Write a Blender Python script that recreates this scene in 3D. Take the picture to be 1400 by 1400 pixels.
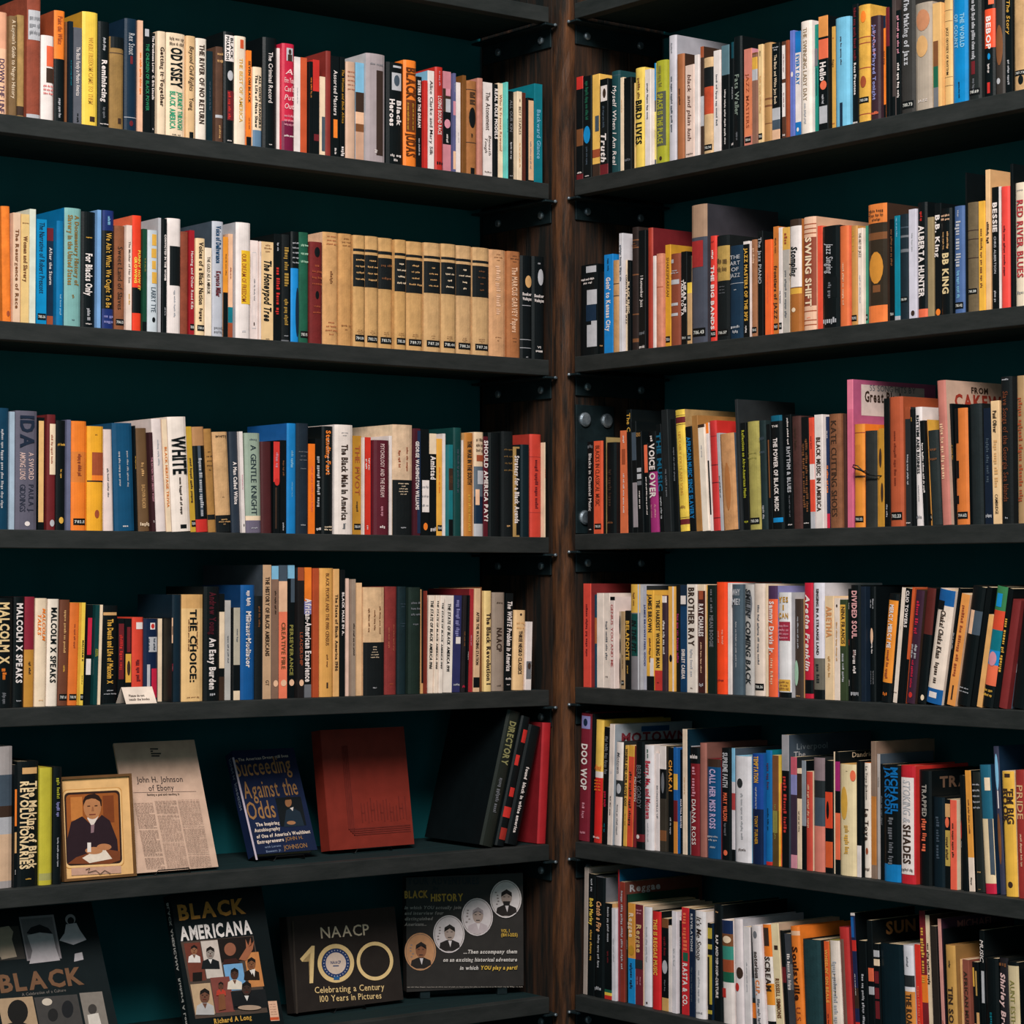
import bpy, math, random
from mathutils import Matrix, Vector
random.seed(7)
for o in list(bpy.data.objects): bpy.data.objects.remove(o, do_unlink=True)
SC = bpy.context.scene
COL = SC.collection

# ------------------------------------------------------------------ camera
FPX, YAW, PIT = 3369.37, 0.9087, 0.0288
CAM = Vector((-3.3572, -4.1269, 1.5))
FW = Vector((math.cos(YAW) * math.cos(PIT), math.sin(YAW) * math.cos(PIT), math.sin(PIT)))
RT = Vector((math.sin(YAW), -math.cos(YAW), 0))
UP = RT.cross(FW)
cd = bpy.data.cameras.new('camera'); cam = bpy.data.objects.new('camera', cd); COL.objects.link(cam)
cd.sensor_width = 36; cd.lens = FPX * 36 / 1400; cd.clip_start = .05; cd.clip_end = 60
m = Matrix((RT, UP, -FW)).transposed().to_4x4(); m.translation = CAM
cam.matrix_world = m
SC.camera = cam

# ------------------------------------------------------------------ light and exposure
w = bpy.data.worlds.new('world'); SC.world = w; w.use_nodes = True
bg = w.node_tree.nodes['Background']; bg.inputs[0].default_value = (.26, .74, .80, 1); bg.inputs[1].default_value = .30
def area(name, loc, tgt, sx, sy, power, colour):
    l = bpy.data.lights.new(name, 'AREA'); l.shape = 'RECTANGLE'; l.size = sx; l.size_y = sy
    l.energy = power; l.color = colour
    o = bpy.data.objects.new(name, l); COL.objects.link(o); o.location = loc
    o.rotation_euler = (Vector(tgt) - Vector(loc)).to_track_quat('-Z', 'Y').to_euler()
    return o
area('ceiling_light_panel', (-3.2, -3.8, 5.2), (-.35, -.35, 1.40), 2.0, 2.0, 462, (1, .95, .91))
area('fill_light', (-4.6, -3.6, 2.3), (-.2, -.2, 1.3), 1.6, 1.6, 12, (1, .92, .86))  # weak fill lamp added beside the camera
SC.view_settings.view_transform = 'Standard'; SC.view_settings.look = 'None'
SC.view_settings.gamma = 1; SC.view_settings.use_curve_mapping = False
SC.view_settings.exposure = 0.0

# ------------------------------------------------------------------ helpers
def ray(x, y): return FW + RT * ((x - 700) / FPX) + UP * ((700 - y) / FPX)
def hit(side, x, y, v):
    """pixel -> (u along the shelf towards the picture's right, z) on the vertical plane v metres behind the shelf front"""
    d = ray(x, y)
    if side == 'L':
        t = (v - CAM.y) / d.y; p = CAM + d * t; return p.x, p.z
    t = (v - CAM.x) / d.x; p = CAM + d * t; return -p.y, p.z
def world(side, u, v, z):
    return Vector((u, v, z)) if side == 'L' else Vector((v, -u, z))
RZ = {'L': 0.0, 'R': -math.pi / 2}
SHELF = {'L': [2.3614, 1.9801, 1.5982, 1.2707, .9405, .6150], 'R': [z + .0064 for z in (2.3614, 1.9801, 1.5982, 1.2707, .9405, .6150)]}

def lin(h):
    out = []
    for i in (0, 2, 4):
        c = int(h[i:i + 2], 16) / 255
        out.append(c / 12.92 if c <= .04045 else ((c + .055) / 1.055) ** 2.4)
    return (*out, 1.0)
PAL = dict(white='e8d8d3', cream='eccfb0', tan='d3a069', peach='e9b795', gold='dca544', mustard='bf8a2c', yellow='f0c64c', orange='ef7d2b',
  coral='e96c4a', red='c8302a', crimson='c62340', maroon='6c1f25', rust='9e4b2e', brown='7b4c2e', umber='3d2b22', black='0a1012', charcoal='282b2d',
  grey='6d6d72', silver='b6b2b6', slate='45505c', navy='15293e', blue='1d5a9c', azure='1586c4', sky='80b5d3', teal='10707e', turquoise='68c6be',
  green='1f5d46', olive='8b8242', lime='a9a430', lilac='8a86b8', purple='4b3152', pink='d28b99', magenta='a4296a', mint='a9c9ae')
def colour(tok):
    if '#' in tok: n, h = tok.split('#'); return n, lin(h)
    return tok, lin(PAL[tok])

# materials ---------------------------------------------------------------
def mat(name): 
    m = bpy.data.materials.new(name); m.use_nodes = True; nt = m.node_tree
    return m, nt, nt.nodes['Principled BSDF']
def print_mat(name, rough, lo, scale, bump):
    """printed or dyed book material: the colour comes from the mesh's own print colours, noise adds scuffs and grain"""
    m, nt, b = mat(name); N = nt.nodes.new; L = nt.links.new
    a = N('ShaderNodeAttribute'); a.attribute_name = 'Col'
    tc = N('ShaderNodeTexCoord'); ns = N('ShaderNodeTexNoise'); ns.inputs['Scale'].default_value = scale; ns.inputs['Detail'].default_value = 5
    L(tc.outputs['Object'], ns.inputs['Vector'])
    rp = N('ShaderNodeMapRange'); rp.inputs[1].default_value = .3; rp.inputs[2].default_value = .7; rp.inputs[3].default_value = lo; rp.inputs[4].default_value = 1.0
    L(ns.outputs[0], rp.inputs[0])
    mx = N('ShaderNodeMix'); mx.data_type = 'RGBA'; mx.blend_type = 'MULTIPLY'; mx.inputs[0].default_value = 1
    L(a.outputs['Color'], mx.inputs[6]); L(rp.outputs[0], mx.inputs[7]); L(mx.outputs[2], b.inputs['Base Color'])
    b.inputs['Roughness'].default_value = rough; b.inputs['Specular IOR Level'].default_value = .22
    if bump:
        bp = N('ShaderNodeBump'); bp.inputs['Strength'].default_value = bump; bp.inputs['Distance'].default_value = .001
        n2 = N('ShaderNodeTexNoise'); n2.inputs['Scale'].default_value = 260; L(tc.outputs['Object'], n2.inputs['Vector'])
        L(n2.outputs[0], bp.inputs['Height']); L(bp.outputs[0], b.inputs['Normal'])
    return m
def noise_mat(name, c1, c2, scale, rough, stretch=(1, 1, 1), metal=0, bump=.3, spec=.4, p=(.35, .65)):
    m, nt, b = mat(name); N = nt.nodes.new; L = nt.links.new
    tc = N('ShaderNodeTexCoord'); mp = N('ShaderNodeMapping'); mp.inputs['Scale'].default_value = stretch
    ns = N('ShaderNodeTexNoise'); ns.inputs['Scale'].default_value = scale; ns.inputs['Detail'].default_value = 8; ns.inputs['Roughness'].default_value = .65
    L(tc.outputs['Object'], mp.inputs[0]); L(mp.outputs[0], ns.inputs['Vector'])
    cr = N('ShaderNodeValToRGB'); cr.color_ramp.elements[0].position = p[0]; cr.color_ramp.elements[1].position = p[1]
    cr.color_ramp.elements[0].color = lin(c1); cr.color_ramp.elements[1].color = lin(c2)
    L(ns.outputs[0], cr.inputs[0]); L(cr.outputs[0], b.inputs['Base Color'])
    b.inputs['Roughness'].default_value = rough; b.inputs['Metallic'].default_value = metal; b.inputs['Specular IOR Level'].default_value = spec
    if bump:
        bp = N('ShaderNodeBump'); bp.inputs['Strength'].default_value = bump; bp.inputs['Distance'].default_value = .004
        L(ns.outputs[0], bp.inputs['Height']); L(bp.outputs[0], b.inputs['Normal'])
    return m
M_COVER = print_mat('book_cover_print', .42, .80, 38, .12)
M_CLOTH = print_mat('book_cloth', .75, .72, 60, .35)
M_INK = print_mat('print_ink', .5, .86, 90, 0)
M_PAPER = noise_mat('page_edges', 'b79a78', 'd8c3a0', 3, .9, (900, 30, 2), bump=.1)
MATS = [M_COVER, M_PAPER, M_INK, M_CLOTH]
M_SHELF = noise_mat('charcoal_shelf_paint', '1b1e1d', '2a2b2a', 9, .7, (1, 1, 4), bump=.25, spec=.25)
M_UNDER = noise_mat('dark_shelf_board', '0a1d1f', '0d2325', 12, .8, (1, 10, 1), bump=.3, spec=.2)
M_BACK = noise_mat('teal_black_panel', '0a4d53', '0c555b', 5, .75, (1, 1, .4), bump=.1, spec=.2)
M_WOOD = noise_mat('rough_brown_timber', '20150e', '744524', 5, .62, (7, 7, .9), bump=1.0, spec=.4, p=(.40, .74))
M_WOOD2 = noise_mat('dark_stained_plank', '0d0f0e', '4a2d1b', 5, .75, (8, 8, .7), bump=.8, spec=.25, p=(.42, .80))
M_STEEL = noise_mat('black_steel', '0e191c', '18272b', 30, .5, bump=.1, metal=.3)
M_BOLT = noise_mat('grey_bolt_steel', '55606a', '8b9298', 60, .45, bump=.15, metal=.6)
M_WIRE = noise_mat('black_wire', '101010', '1c1c1c', 40, .4, bump=0, metal=.5)
M_FLOOR = noise_mat('dark_floor_boards', '1c1714', '2c241d', 4, .6, (1, 12, 1))
M_WALL = noise_mat('dark_wall_paint', '0c1c1f', '112528', 3, .8)

class Geo:
    """verts, faces, one colour and one material slot for each face"""
    def __init__(s): s.v = []; s.f = []; s.c = []; s.m = []
    def face(s, pts, col, mi):
        n = len(s.v); s.v.extend(pts); s.f.append(tuple(range(n, n + len(pts)))); s.c.append(col); s.m.append(mi)
    def mesh(s, vs, fs, col, mi):
        n = len(s.v); s.v.extend(vs)
        for f in fs: s.f.append(tuple(i + n for i in f)); s.c.append(col); s.m.append(mi)
    def box(s, a, b, col=(1, 1, 1, 1), mi=0):
        x0, y0, z0 = a; x1, y1, z1 = b
        vs = [(x0, y0, z0), (x1, y0, z0), (x1, y1, z0), (x0, y1, z0), (x0, y0, z1), (x1, y0, z1), (x1, y1, z1), (x0, y1, z1)]
        s.mesh(vs, [(0, 3, 2, 1), (4, 5, 6, 7), (0, 1, 5, 4), (1, 2, 6, 5), (2, 3, 7, 6), (3, 0, 4, 7)], col, mi)
    def add(s, g, M=None):
        n = len(s.v); s.v.extend([tuple(M @ Vector(p)) for p in g.v] if M else g.v)
        s.f.extend(tuple(i + n for i in f) for f in g.f); s.c.extend(g.c); s.m.extend(g.m)
    def data(s, name, mats):
        me = bpy.data.meshes.new(name); me.from_pydata(s.v, [], s.f)
        used = sorted(set(s.m)); idx = {k: i for i, k in enumerate(used)}
        for k in used: me.materials.append(mats[k])
        me.polygons.foreach_set('material_index', [idx[k] for k in s.m])
        at = me.color_attributes.new('Col', 'FLOAT_COLOR', 'CORNER')
        buf = []
        for f, c in zip(s.f, s.c): buf.extend(c * len(f))
        at.data.foreach_set('color', buf)
        me.update(); return me
def obj(name, geo, parent=None, mats=MATS, matrix=None):
    o = bpy.data.objects.new(name, geo.data(name, mats)); COL.objects.link(o)
    if parent: o.parent = parent
    if matrix is not None: o.matrix_world = matrix
    return o
def tag(o, label=None, cat=None, group=None, kind=None):
    for k, v in (('label', label), ('category', cat), ('group', group), ('kind', kind)):
        if v: o[k] = v
    return o
def empty(name, loc=(0, 0, 0), rz=0):
    o = bpy.data.objects.new(name, None); COL.objects.link(o); o.location = loc; o.rotation_euler = (0, 0, rz); return o
def solid(name, geo, material, parent=None, bevel=0):
    me = bpy.data.meshes.new(name); me.from_pydata(geo.v, [], geo.f); me.materials.append(material); me.update()
    o = bpy.data.objects.new(name, me); COL.objects.link(o)
    if parent: o.parent = parent
    if bevel:
        b = o.modifiers.new('bevel', 'BEVEL'); b.width = bevel; b.segments = 2; b.limit_method = 'ANGLE'
    return o

# ------------------------------------------------------------------ glyphs (built-in font turned into triangles once)
CHARS = "ABCDEFGHIJKLMNOPQRSTUVWXYZabcdefghijklmnopqrstuvwxyz0123456789.,:;'!?&-()/$"
GL = {}
def make_glyphs():
    tmp = []
    for bold in (0, 1):
        for ch in CHARS:
            cu = bpy.data.curves.new('glyph', 'FONT'); cu.body = ch; cu.size = 1; cu.resolution_u = 2; cu.offset = (.010 if ch == 'g' else .036) if bold else .008
            o = bpy.data.objects.new('glyph', cu); COL.objects.link(o); tmp.append((bold, ch, o))
    bpy.context.view_layer.update(); dg = bpy.context.evaluated_depsgraph_get()
    for bold, ch, o in tmp:
        me = bpy.data.meshes.new_from_object(o.evaluated_get(dg)); me.calc_loop_triangles()
        vs = [(v.co.x, v.co.y) for v in me.vertices]; fs = [tuple(t.vertices) for t in me.loop_triangles]
        x0 = min(v[0] for v in vs); x1 = max(v[0] for v in vs)
        GL[bold, ch] = ([(x - x0, y) for x, y in vs], fs, x1 - x0); bpy.data.meshes.remove(me)
    for _, _, o in tmp:
        cu = o.data; bpy.data.objects.remove(o); bpy.data.curves.remove(cu)
make_glyphs()
CAPH = max(y for x, y in GL[0, 'H'][0])
def layout(text, bold=0, italic=0, gap=.09):
    """flat text: (verts, tris, width) with cap height 1"""
    V, F, x = [], [], 0
    for ch in text:
        if ch == ' ': x += .34; continue
        if (bold, ch) not in GL: continue
        vs, fs, w = GL[bold, ch]; n = len(V)
        V.extend((x + a + italic * b * .22, b) for a, b in vs); F.extend(tuple(i + n for i in f) for f in fs); x += w + gap
    return [(a / CAPH, b / CAPH) for a, b in V], F, max(x - gap, .01) / CAPH
def smudge(n, rnd):
    """a line of print too small to read: words of little upright strokes"""
    V, F, x = [], [], 0
    for _ in range(n):
        for _ in range(rnd.randint(3, 7)):
            wl = rnd.uniform(.16, .42); k = len(V); lo, hi = rnd.choice(((.1, .7), (.1, .7), (.1, .95), (-.1, .7)))
            V += [(x, lo), (x + wl, lo), (x + wl, hi), (x, hi)]; F.append((k, k + 1, k + 2, k + 3)); x += wl + .17
        x += .42
    return V, F, max(x - .6, .2)

# ------------------------------------------------------------------ room and bookcases
TH = .034; DEP = .28
LEN = {'L': 2.05, 'R': 1.80}
def box_obj(name, a, b, material, parent=None, bevel=0):
    g = Geo(); g.box(a, b); return solid(name, g, material, parent, bevel)
o = box_obj('floor', (-4.5, -4.5, -.05), (.7, .7, 0), M_FLOOR); tag(o, kind='structure')
o = box_obj('wall_left', (-4.5, .45, 0), (.7, .55, 3.3), M_WALL); tag(o, kind='structure')
o = box_obj('wall_right', (.45, -4.5, 0), (.55, .44, 3.3), M_WALL); tag(o, kind='structure')

def disc(g, c, axis, r, d, n=14, dome=.35):
    """round bolt head: centre, outward axis (unit), radius, height"""
    ax = Vector(axis); a = ax.cross(Vector((0, 0, 1))).normalized(); b2 = ax.cross(a)
    base = len(g.v); c = Vector(c)
    for k, (rr, h) in enumerate(((r, 0), (r, d * .6), (r * (1 - dome), d))):
        for i in range(n):
            t = 2 * math.pi * i / n; g.v.append(tuple(c + a * rr * math.cos(t) + b2 * rr * math.sin(t) + ax * h))
    for k in range(2):
        for i in range(n):
            g.f.append((base + k * n + i, base + k * n + (i + 1) % n, base + (k + 1) * n + (i + 1) % n, base + (k + 1) * n + i))
    g.f.append(tuple(base + 2 * n + i for i in range(n)))

def bookcase(side):
    """local frame: x to the picture's right along the shelf (the corner post at 0), y into the case, z up"""
    root = empty('bookcase', (0, 0, 0), RZ[side])
    L = LEN[side]
    sgn = -1 if side == 'L' else 1          # the case runs to -x (left case) or +x (right case) from the post
    X = lambda q: q * sgn                   # distance from the post -> local x
    def bx(name, x0, x1, y0, y1, z0, z1, material, parent, bevel=0):
        a, b = sorted((X(x0), X(x1))); return box_obj(name, (a, y0, z0), (b, y1, z1), material, parent, bevel)
    ztop = SHELF[side][0] + .3834; zs = [ztop] + SHELF[side] + [.275, .06]
    bx('back_panel', .0135, L, DEP, DEP + .018, 0, 2.95, M_BACK, root)
    sp = bx('side_panel', -.002, .0085, .0215, DEP, 0, 2.95, M_WOOD2, root)
    y = .0225
    for k, wd in enumerate((.085, .07, .098)):
        bx('board', .0085, .0135 - .001 * (k % 2), y, y + wd - .003, .002, 2.948, M_WOOD2, sp, .001); y += wd
    bx('end_panel', L, L + .03, 0, DEP, 0, 2.95, M_WOOD2, root)
    for z in zs:
        s = bx('shelf', .039, L - .002, 0, .028, z - TH, z, M_SHELF, root, .0015)
        for k in range(3):
            bx('plank', .039, L - .002, .0285 + k * .0835, .0285 + k * .0835 + .0815, z - TH + .008, z, M_UNDER, s, .0015)
        br = bx('bracket', .014, .0185, .0212, .262, z - TH - .047, z - TH - .0015, M_STEEL, root, .001)
        bx('flange', .0188, .052, -.004, .262, z - TH - .0062, z - TH - .0015, M_STEEL, br, .001)
        for yy in (.052, .205):
            g = Geo(); disc(g, (X(.0187), yy, z - TH - .027), (sgn, 0, 0), .0085, .006); solid('bolt', g, M_BOLT, br)
        g = Geo(); disc(g, (X(.026), -.0042, z - TH - .004), (0, -1, 0), .0035, .004, 8); solid('bolt', g, M_BOLT, br)
    return root
for side in 'LR':
    r = bookcase(side)
    tag(r, 'dark slate wooden bookcase with six visible shelves on the ' + ('left' if side == 'L' else 'right') + ' of the timber post', 'bookcase', 'corner bookcases')

# timber post at the inner corner
g = Geo(); rnd = random.Random(3); NZ = 60; ring = [(-.0145, -.0145), (.004, -.017), (.0195, -.0145), (.0195, .0195), (-.0145, .0195), (-.017, .004)]
for k in range(NZ + 1):
    z = 2.95 * k / NZ
    for (a, b) in ring: g.v.append((a + rnd.uniform(-.0012, .0012), b + rnd.uniform(-.0012, .0012), z))
for k in range(NZ):
    for i in range(6): g.f.append((k * 6 + i, k * 6 + (i + 1) % 6, k * 6 + 6 + (i + 1) % 6, k * 6 + 6 + i))
g.f.append(tuple(range(5, -1, -1))); g.f.append(tuple(NZ * 6 + i for i in range(6)))
o = solid('corner_post', g, M_WOOD); tag(o, 'rough worn brown timber post where the two bookcases meet', 'post')

# black splice plate bolted to the side of the right bookcase, third row
z3 = SHELF['R'][2]
pl = empty('steel_plate', (0.0, -.0136, z3 + .002), 0)
g = Geo(); g.box((.021, -.006, 0), (.128, -.0008, .279)); solid('plate', g, M_STEEL, pl, .0012)
for xx, zz in ((.043, .247), (.105, .247), (.043, .035), (.105, .035)):
    g = Geo(); disc(g, (xx, -.0062, zz), (0, -1, 0), .0155, .007, 20, .25); solid('bolt', g, M_BOLT, pl)
tag(pl, 'black steel plate with big round grey bolts beside the orange book, third row', 'plate')

# ------------------------------------------------------------------ books
def spine_text(g, seg, t, H, bulge, rnd, D, side):
    """adds one printed text of a spine (or, flag S, of the cover seen from the room) to g, in the book's own frame"""
    f = seg.split(';'); text = f[0]; col = colour(f[1])[1]; r0, r1 = [float(q) for q in f[2].split('-')]
    fl = f[3].split(',') if len(f) > 3 else []
    bold = 1 if 'b' in fl else 0; ital = 1 if 'i' in fl else 0
    sz = next((float(q[1:]) for q in fl if q[0] == 's'), None)
    def place(V, F, wd, length, height, put, squeeze=(.45, 1.25)):
        k = length / wd                      # scale that makes the text as long as its room
        sx = min(k, height * squeeze[1]); sy = height
        if sx < height * squeeze[0]: sy = sx / squeeze[0]
        off = (length - sx * wd) / 2
        g.mesh([put(off + a * sx, (b - .5) * sy) for a, b in V], F, col, 2)
    if 'S' in fl:                            # on the cover board; r0-r1 along the depth, z<frac> from the top
        zf = next(float(q[1:]) for q in fl if q[0] == 'z')
        V, F, wd = layout(text, bold, ital)
        put = lambda a, b: (t + .0005, D * r0 + a, H * (1 - zf) + b)
        place(V, F, wd, D * (r1 - r0), (sz or .08) * H, put); return
    cv = lambda u: -bulge * (1 - (2 * u / t - 1) ** 2) - .0007
    if 'h' in fl:                            # level lines stacked down the spine
        lines = text.split('~'); n = len(lines); step = H * (r1 - r0) / n
        for i, ln in enumerate(lines):
            V, F, wd = smudge(int(ln[1:]), rnd) if ln.startswith('=') else layout(ln, bold, ital)
            zc = H * (1 - r0) - step * (i + .5)
            put = lambda a, b: (t * .12 + a, -bulge - .0007, zc + b)
            place(V, F, wd, t * .76, step * (sz or .62), put, (.3, 1.6))
        return
    lines = text.split('~'); n = len(lines)
    for i, ln in enumerate(lines):
        V, F, wd = smudge(int(ln[1:]), rnd) if ln.startswith('=') else layout(ln, bold, ital)
        uc = t * (1 - (i + .5) / n) if n > 1 else t * .5
        if n > 1: uc = t * .5 + (uc - t * .5) * .8
        hh = t * (sz or (.46 if ln.startswith('=') is False else .26)) / (1 if n == 1 else n * .85)
        sl = bulge * 4 * (2 * uc / t - 1) / t
        put = lambda a, b: (min(max(uc + b, t * .02), t * .98), cv(uc) + sl * b, H * (1 - r0) - a)   # on the plane that touches the curved spine along this line
        place(V, F, wd, H * (r1 - r0), hh, put)

class Book: pass
def parse(line, side, row):
    b = Book(); b.side, b.row = side, row
    parts = line.split('|'); b.texts = [p.strip() for p in parts[1:]]
    tk = parts[0].split(); b.x0, b.x1, b.top = float(tk[0]), float(tk[1]), float(tk[2])
    c = tk[3].split('>'); b.cn, b.col = colour(c[0]); b.side_col = colour(c[1])[1] if len(c) > 1 else b.col
    b.lean = 0; b.bands = []; b.patches = []; b.tag = None; b.back = None; b.w = None; b.flat = None; b.cloth = False; b.blobs = []; b.side_patches = []
    for o in tk[4:]:
        k = o[0]
        if o == 'k': b.tag = (.89, .95)
        elif o == 'kk': b.tag = (.78, .83)
        elif o == 'r': b.flat = False
        elif o == 'f': b.flat = True
        elif o == 'c': b.cloth = True; b.flat = False
        elif k == 'l': b.lean = float(o[1:])
        elif k == 'd': b.back = float(o[1:]) / 100
        elif k == 'w': b.w = float(o[1:]) / 100
        elif k == 'q':                       # panel printed on the cover board: q<depth span>:<span from the top>:<colour>
            v, z, cc = o[1:].split(':'); b.side_patches.append(([float(e) for e in v.split('-')], [float(e) for e in z.split('-')], colour(cc)[1]))
        elif k in 'bpo':
            rg, cc = o[1:].split(':'); uv = (.12, .88)
            if '@' in cc: cc, q = cc.split('@'); uv = tuple(float(e) for e in q.split('-'))
            r0, r1 = [float(e) for e in rg.split('-')]
            {'b': b.bands, 'p': b.patches, 'o': b.blobs}[k].append((r0, r1, colour(cc)[1], uv))
    return b

def build_book(b, rnd):
    """geometry of one book in its own frame: u = x, depth = y, z up, spine at y = 0. Returns {part: Geo}"""
    t, H, D = b.t, b.H, b.D
    flat = b.flat if b.flat is not None else (b.x1 - b.x0) < 13
    bulge = 0.0 if flat else min(.10 * t, .0032)
    bt = min(.0008 if flat else .0026, t * .16)
    inset = .0004 if flat else .0030
    cov = Geo(); mi = 3 if b.cloth else 0
    n = 2 if flat else 6
    e = min(.0015, t * .12)
    prof = [(0, D), (0, e)]
    for i in range(1, n):
        u = t * i / n; prof.append((u, -bulge * (1 - (2 * u / t - 1) ** 2)))
    prof = prof[:2] + ([(e * .6, 0)] if flat else []) + prof[2:] + ([(t - e * .6, 0)] if flat else []) + [(t, e), (t, D)]
    inner = []
    for (u, v) in prof: inner.append((min(max(u, bt), t - bt), D if v == D else max(v, 0) + bt))
    lv = sorted({0.0, 1.0, *[q for r0, r1, _, _ in b.bands for q in (r0, r1)]})
    zs = [H * (1 - q) for q in lv]
    nb = len(prof)
    for k in range(len(lv) - 1):
        mid = (lv[k] + lv[k + 1]) / 2; col = b.col
        for r0, r1, c, _ in b.bands:
            if r0 <= mid <= r1: col = c
        for i in range(nb - 1):
            board = i == 0 or i == nb - 2
            p, q = prof[i], prof[i + 1]
            cov.face([(p[0], p[1], zs[k + 1]), (q[0], q[1], zs[k + 1]), (q[0], q[1], zs[k]), (p[0], p[1], zs[k])], b.side_col if board else col, mi)
    for i in range(nb - 1):
        p, q, pi, qi = prof[i], prof[i + 1], inner[i], inner[i + 1]
        for z, fl in ((H, 0), (0, 1)):
            f = [(p[0], p[1], z), (q[0], q[1], z), (qi[0], qi[1], z), (pi[0], pi[1], z)]
            cov.face(f[::-1] if fl else f, b.side_col, mi)
        cov.face([(qi[0], qi[1], 0), (pi[0], pi[1], 0), (pi[0], pi[1], H), (qi[0], qi[1], H)], b.side_col, mi)
    for p, q in ((prof[0], inner[0]), (prof[-1], inner[-1])):
        cov.face([(p[0], D, 0), (p[0], D, H), (q[0], D, H), (q[0], D, 0)], b.side_col, mi)
    parts = {'cover': cov}
    pg = Geo(); pg.box((bt * 1.02, bt * 1.5, inset), (t - bt * 1.02, D - inset, H - inset), (1, 1, 1, 1), 1); parts['page_block'] = pg
    cv = lambda u: -bulge * (1 - (2 * u / t - 1) ** 2) - .0004
    def plate(g, r0, r1, col, uv, off=0.0):
        u0, u1 = t * uv[0], t * uv[1]; k = 4
        us = [u0 + (u1 - u0) * i / k for i in range(k + 1)]
        vs = [(u, cv(u) - off, H * (1 - r1)) for u in us] + [(u, cv(u) - off, H * (1 - r0)) for u in us]
        g.mesh(vs, [(i, i + 1, i + k + 2, i + k + 1) for i in range(k)], col, 2)
    if b.patches or b.blobs:
        gs = []
        for k, (r0, r1, c, uv) in enumerate(b.patches): g = Geo(); plate(g, r0, r1, c, uv, .00005 * k); gs.append(g)
        for j, (r0, r1, c, uv) in enumerate(b.blobs):        # rounded spot
            g = Geo(); gs.append(g)
            uc, ur, zc, zr = t * (uv[0] + uv[1]) / 2, t * (uv[1] - uv[0]) / 2, H * (1 - (r0 + r1) / 2), H * (r1 - r0) / 2
            pts = [(uc + ur * math.cos(a * math.pi / 7), zc + zr * math.sin(a * math.pi / 7)) for a in range(14)]
            of = .00022 + .00003 * j; vs = [(uc, cv(uc) - of, zc)]; fs = [(0, 1 + i, 1 + (i + 1) % 14) for i in range(14)]
            for k, fr in enumerate((.4, .7, 1.0)):
                vs += [(uc + (p - uc) * fr, cv(uc + (p - uc) * fr) - of, zc + (q - zc) * fr) for p, q in pts]
                if k: fs += [(k * 14 - 13 + i, k * 14 + 1 + i, k * 14 + 1 + (i + 1) % 14, k * 14 - 13 + (i + 1) % 14) for i in range(14)]
            g.mesh(vs, fs, c, 2)
        parts['spine_label'] = gs
    if b.side_patches:
        parts['cover_panel'] = []
        for (v0, v1), (q0, q1), c in b.side_patches:
            g = Geo(); g.face([(t + .0003, D * v0, H * (1 - q1)), (t + .0003, D * v1, H * (1 - q1)), (t + .0003, D * v1, H * (1 - q0)), (t + .0003, D * v0, H * (1 - q0))], c, 2); parts['cover_panel'].append(g)
    if b.tag:
        g = Geo(); plate(g, b.tag[0], b.tag[1], lin('0b0d0e'), (.12, .92), .0002)
        V, F, wd = layout('78' + str(rnd.randint(0, 9)) + '.' + str(rnd.randint(11, 99)), 1); hh = H * (b.tag[1] - b.tag[0]) * .4; sx = min(t * .66 / wd, hh * 1.4)
        zc = H * (1 - (b.tag[0] + b.tag[1]) / 2)
        g.mesh([(t * .52 + (a - wd / 2) * sx, cv(t * .52 + (a - wd / 2) * sx) - .0005, zc + (q - .5) * hh) for a, q in V], F, lin('c9c4bd'), 2)
        parts['call_number_tag'] = g
    if b.texts:
        parts['lettering'] = []
        for s in b.texts:
            g = Geo(); spine_text(g, s, t, H, bulge, rnd, D, b.side)
            if g.f: parts['lettering'].append(g)
    return parts

CLEAR = {0: .345, 1: .342, 2: .343, 3: .289, 4: .291, 5: .287}
BOOKS = []
def row(side, r, text, back=.02):
    prev = None; zs = SHELF[side][r]
    for ln in text.strip().splitlines():
        ln = ln.strip()
        if not ln: continue
        b = parse(ln, side, r); rnd = random.Random(hash((side, r, len(BOOKS))) if False else 1000 * r + len(BOOKS))
        b.back_v = (b.back if b.back is not None else back + rnd.uniform(-.006, .007))
        yb = hitrow(side, r, (b.x0 + b.x1) / 2)
        u0 = hit(side, b.x0, yb, b.back_v)[0]; u1 = hit(side, b.x1, yb, b.back_v)[0]
        if prev: u0 = max(u0, prev.u1 + .0006)
        u1 = max(u1, u0 + .003)
        xm = (b.x0 + b.x1) / 2 + b.lean
        ut, zt = hit(side, xm, b.top, b.back_v)
        hz = min(zt - zs, CLEAR[r])
        a = math.atan2(ut - (u0 + u1) / 2, zt - zs) if b.lean else 0.0
        if prev:
            z = min(prev.hz, hz); need = prev.u1 + z * math.tan(prev.a) - u0
            if need > z * math.tan(a) - .0005: a = math.atan2(need + .0006, z)
            if prev.a < -.002 and abs(a - prev.a) < .02 and prev.hz > hz: pass
        b.a = a; b.hz = hz; b.u0 = u0; b.u1 = u1
        b.t = (u1 - u0) * math.cos(a) - .0003; b.H = hz / math.cos(a) - (b.t * math.sin(abs(a)) if a else 0)
        b.D = b.w if b.w else min(max(.66 * b.H, .11), .2) * rnd.uniform(.95, 1.04)
        b.D = min(b.D, .268 - b.back_v)
        lift = b.t * math.sin(a) if a > 0 else 0
        b.loc = world(side, u0 if a >= 0 else u0, b.back_v, zs + lift + .0003)
        b.rot = (0, a, RZ[side]); b.rnd = rnd
        b.area = (min(b.x1, 1400) - max(b.x0, 0)) * (yb - max(b.top, 0)) if yb < 1400 else (min(b.x1, 1400) - max(b.x0, 0)) * (1400 - max(b.top, 0))
        prev = b; BOOKS.append(b)
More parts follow.
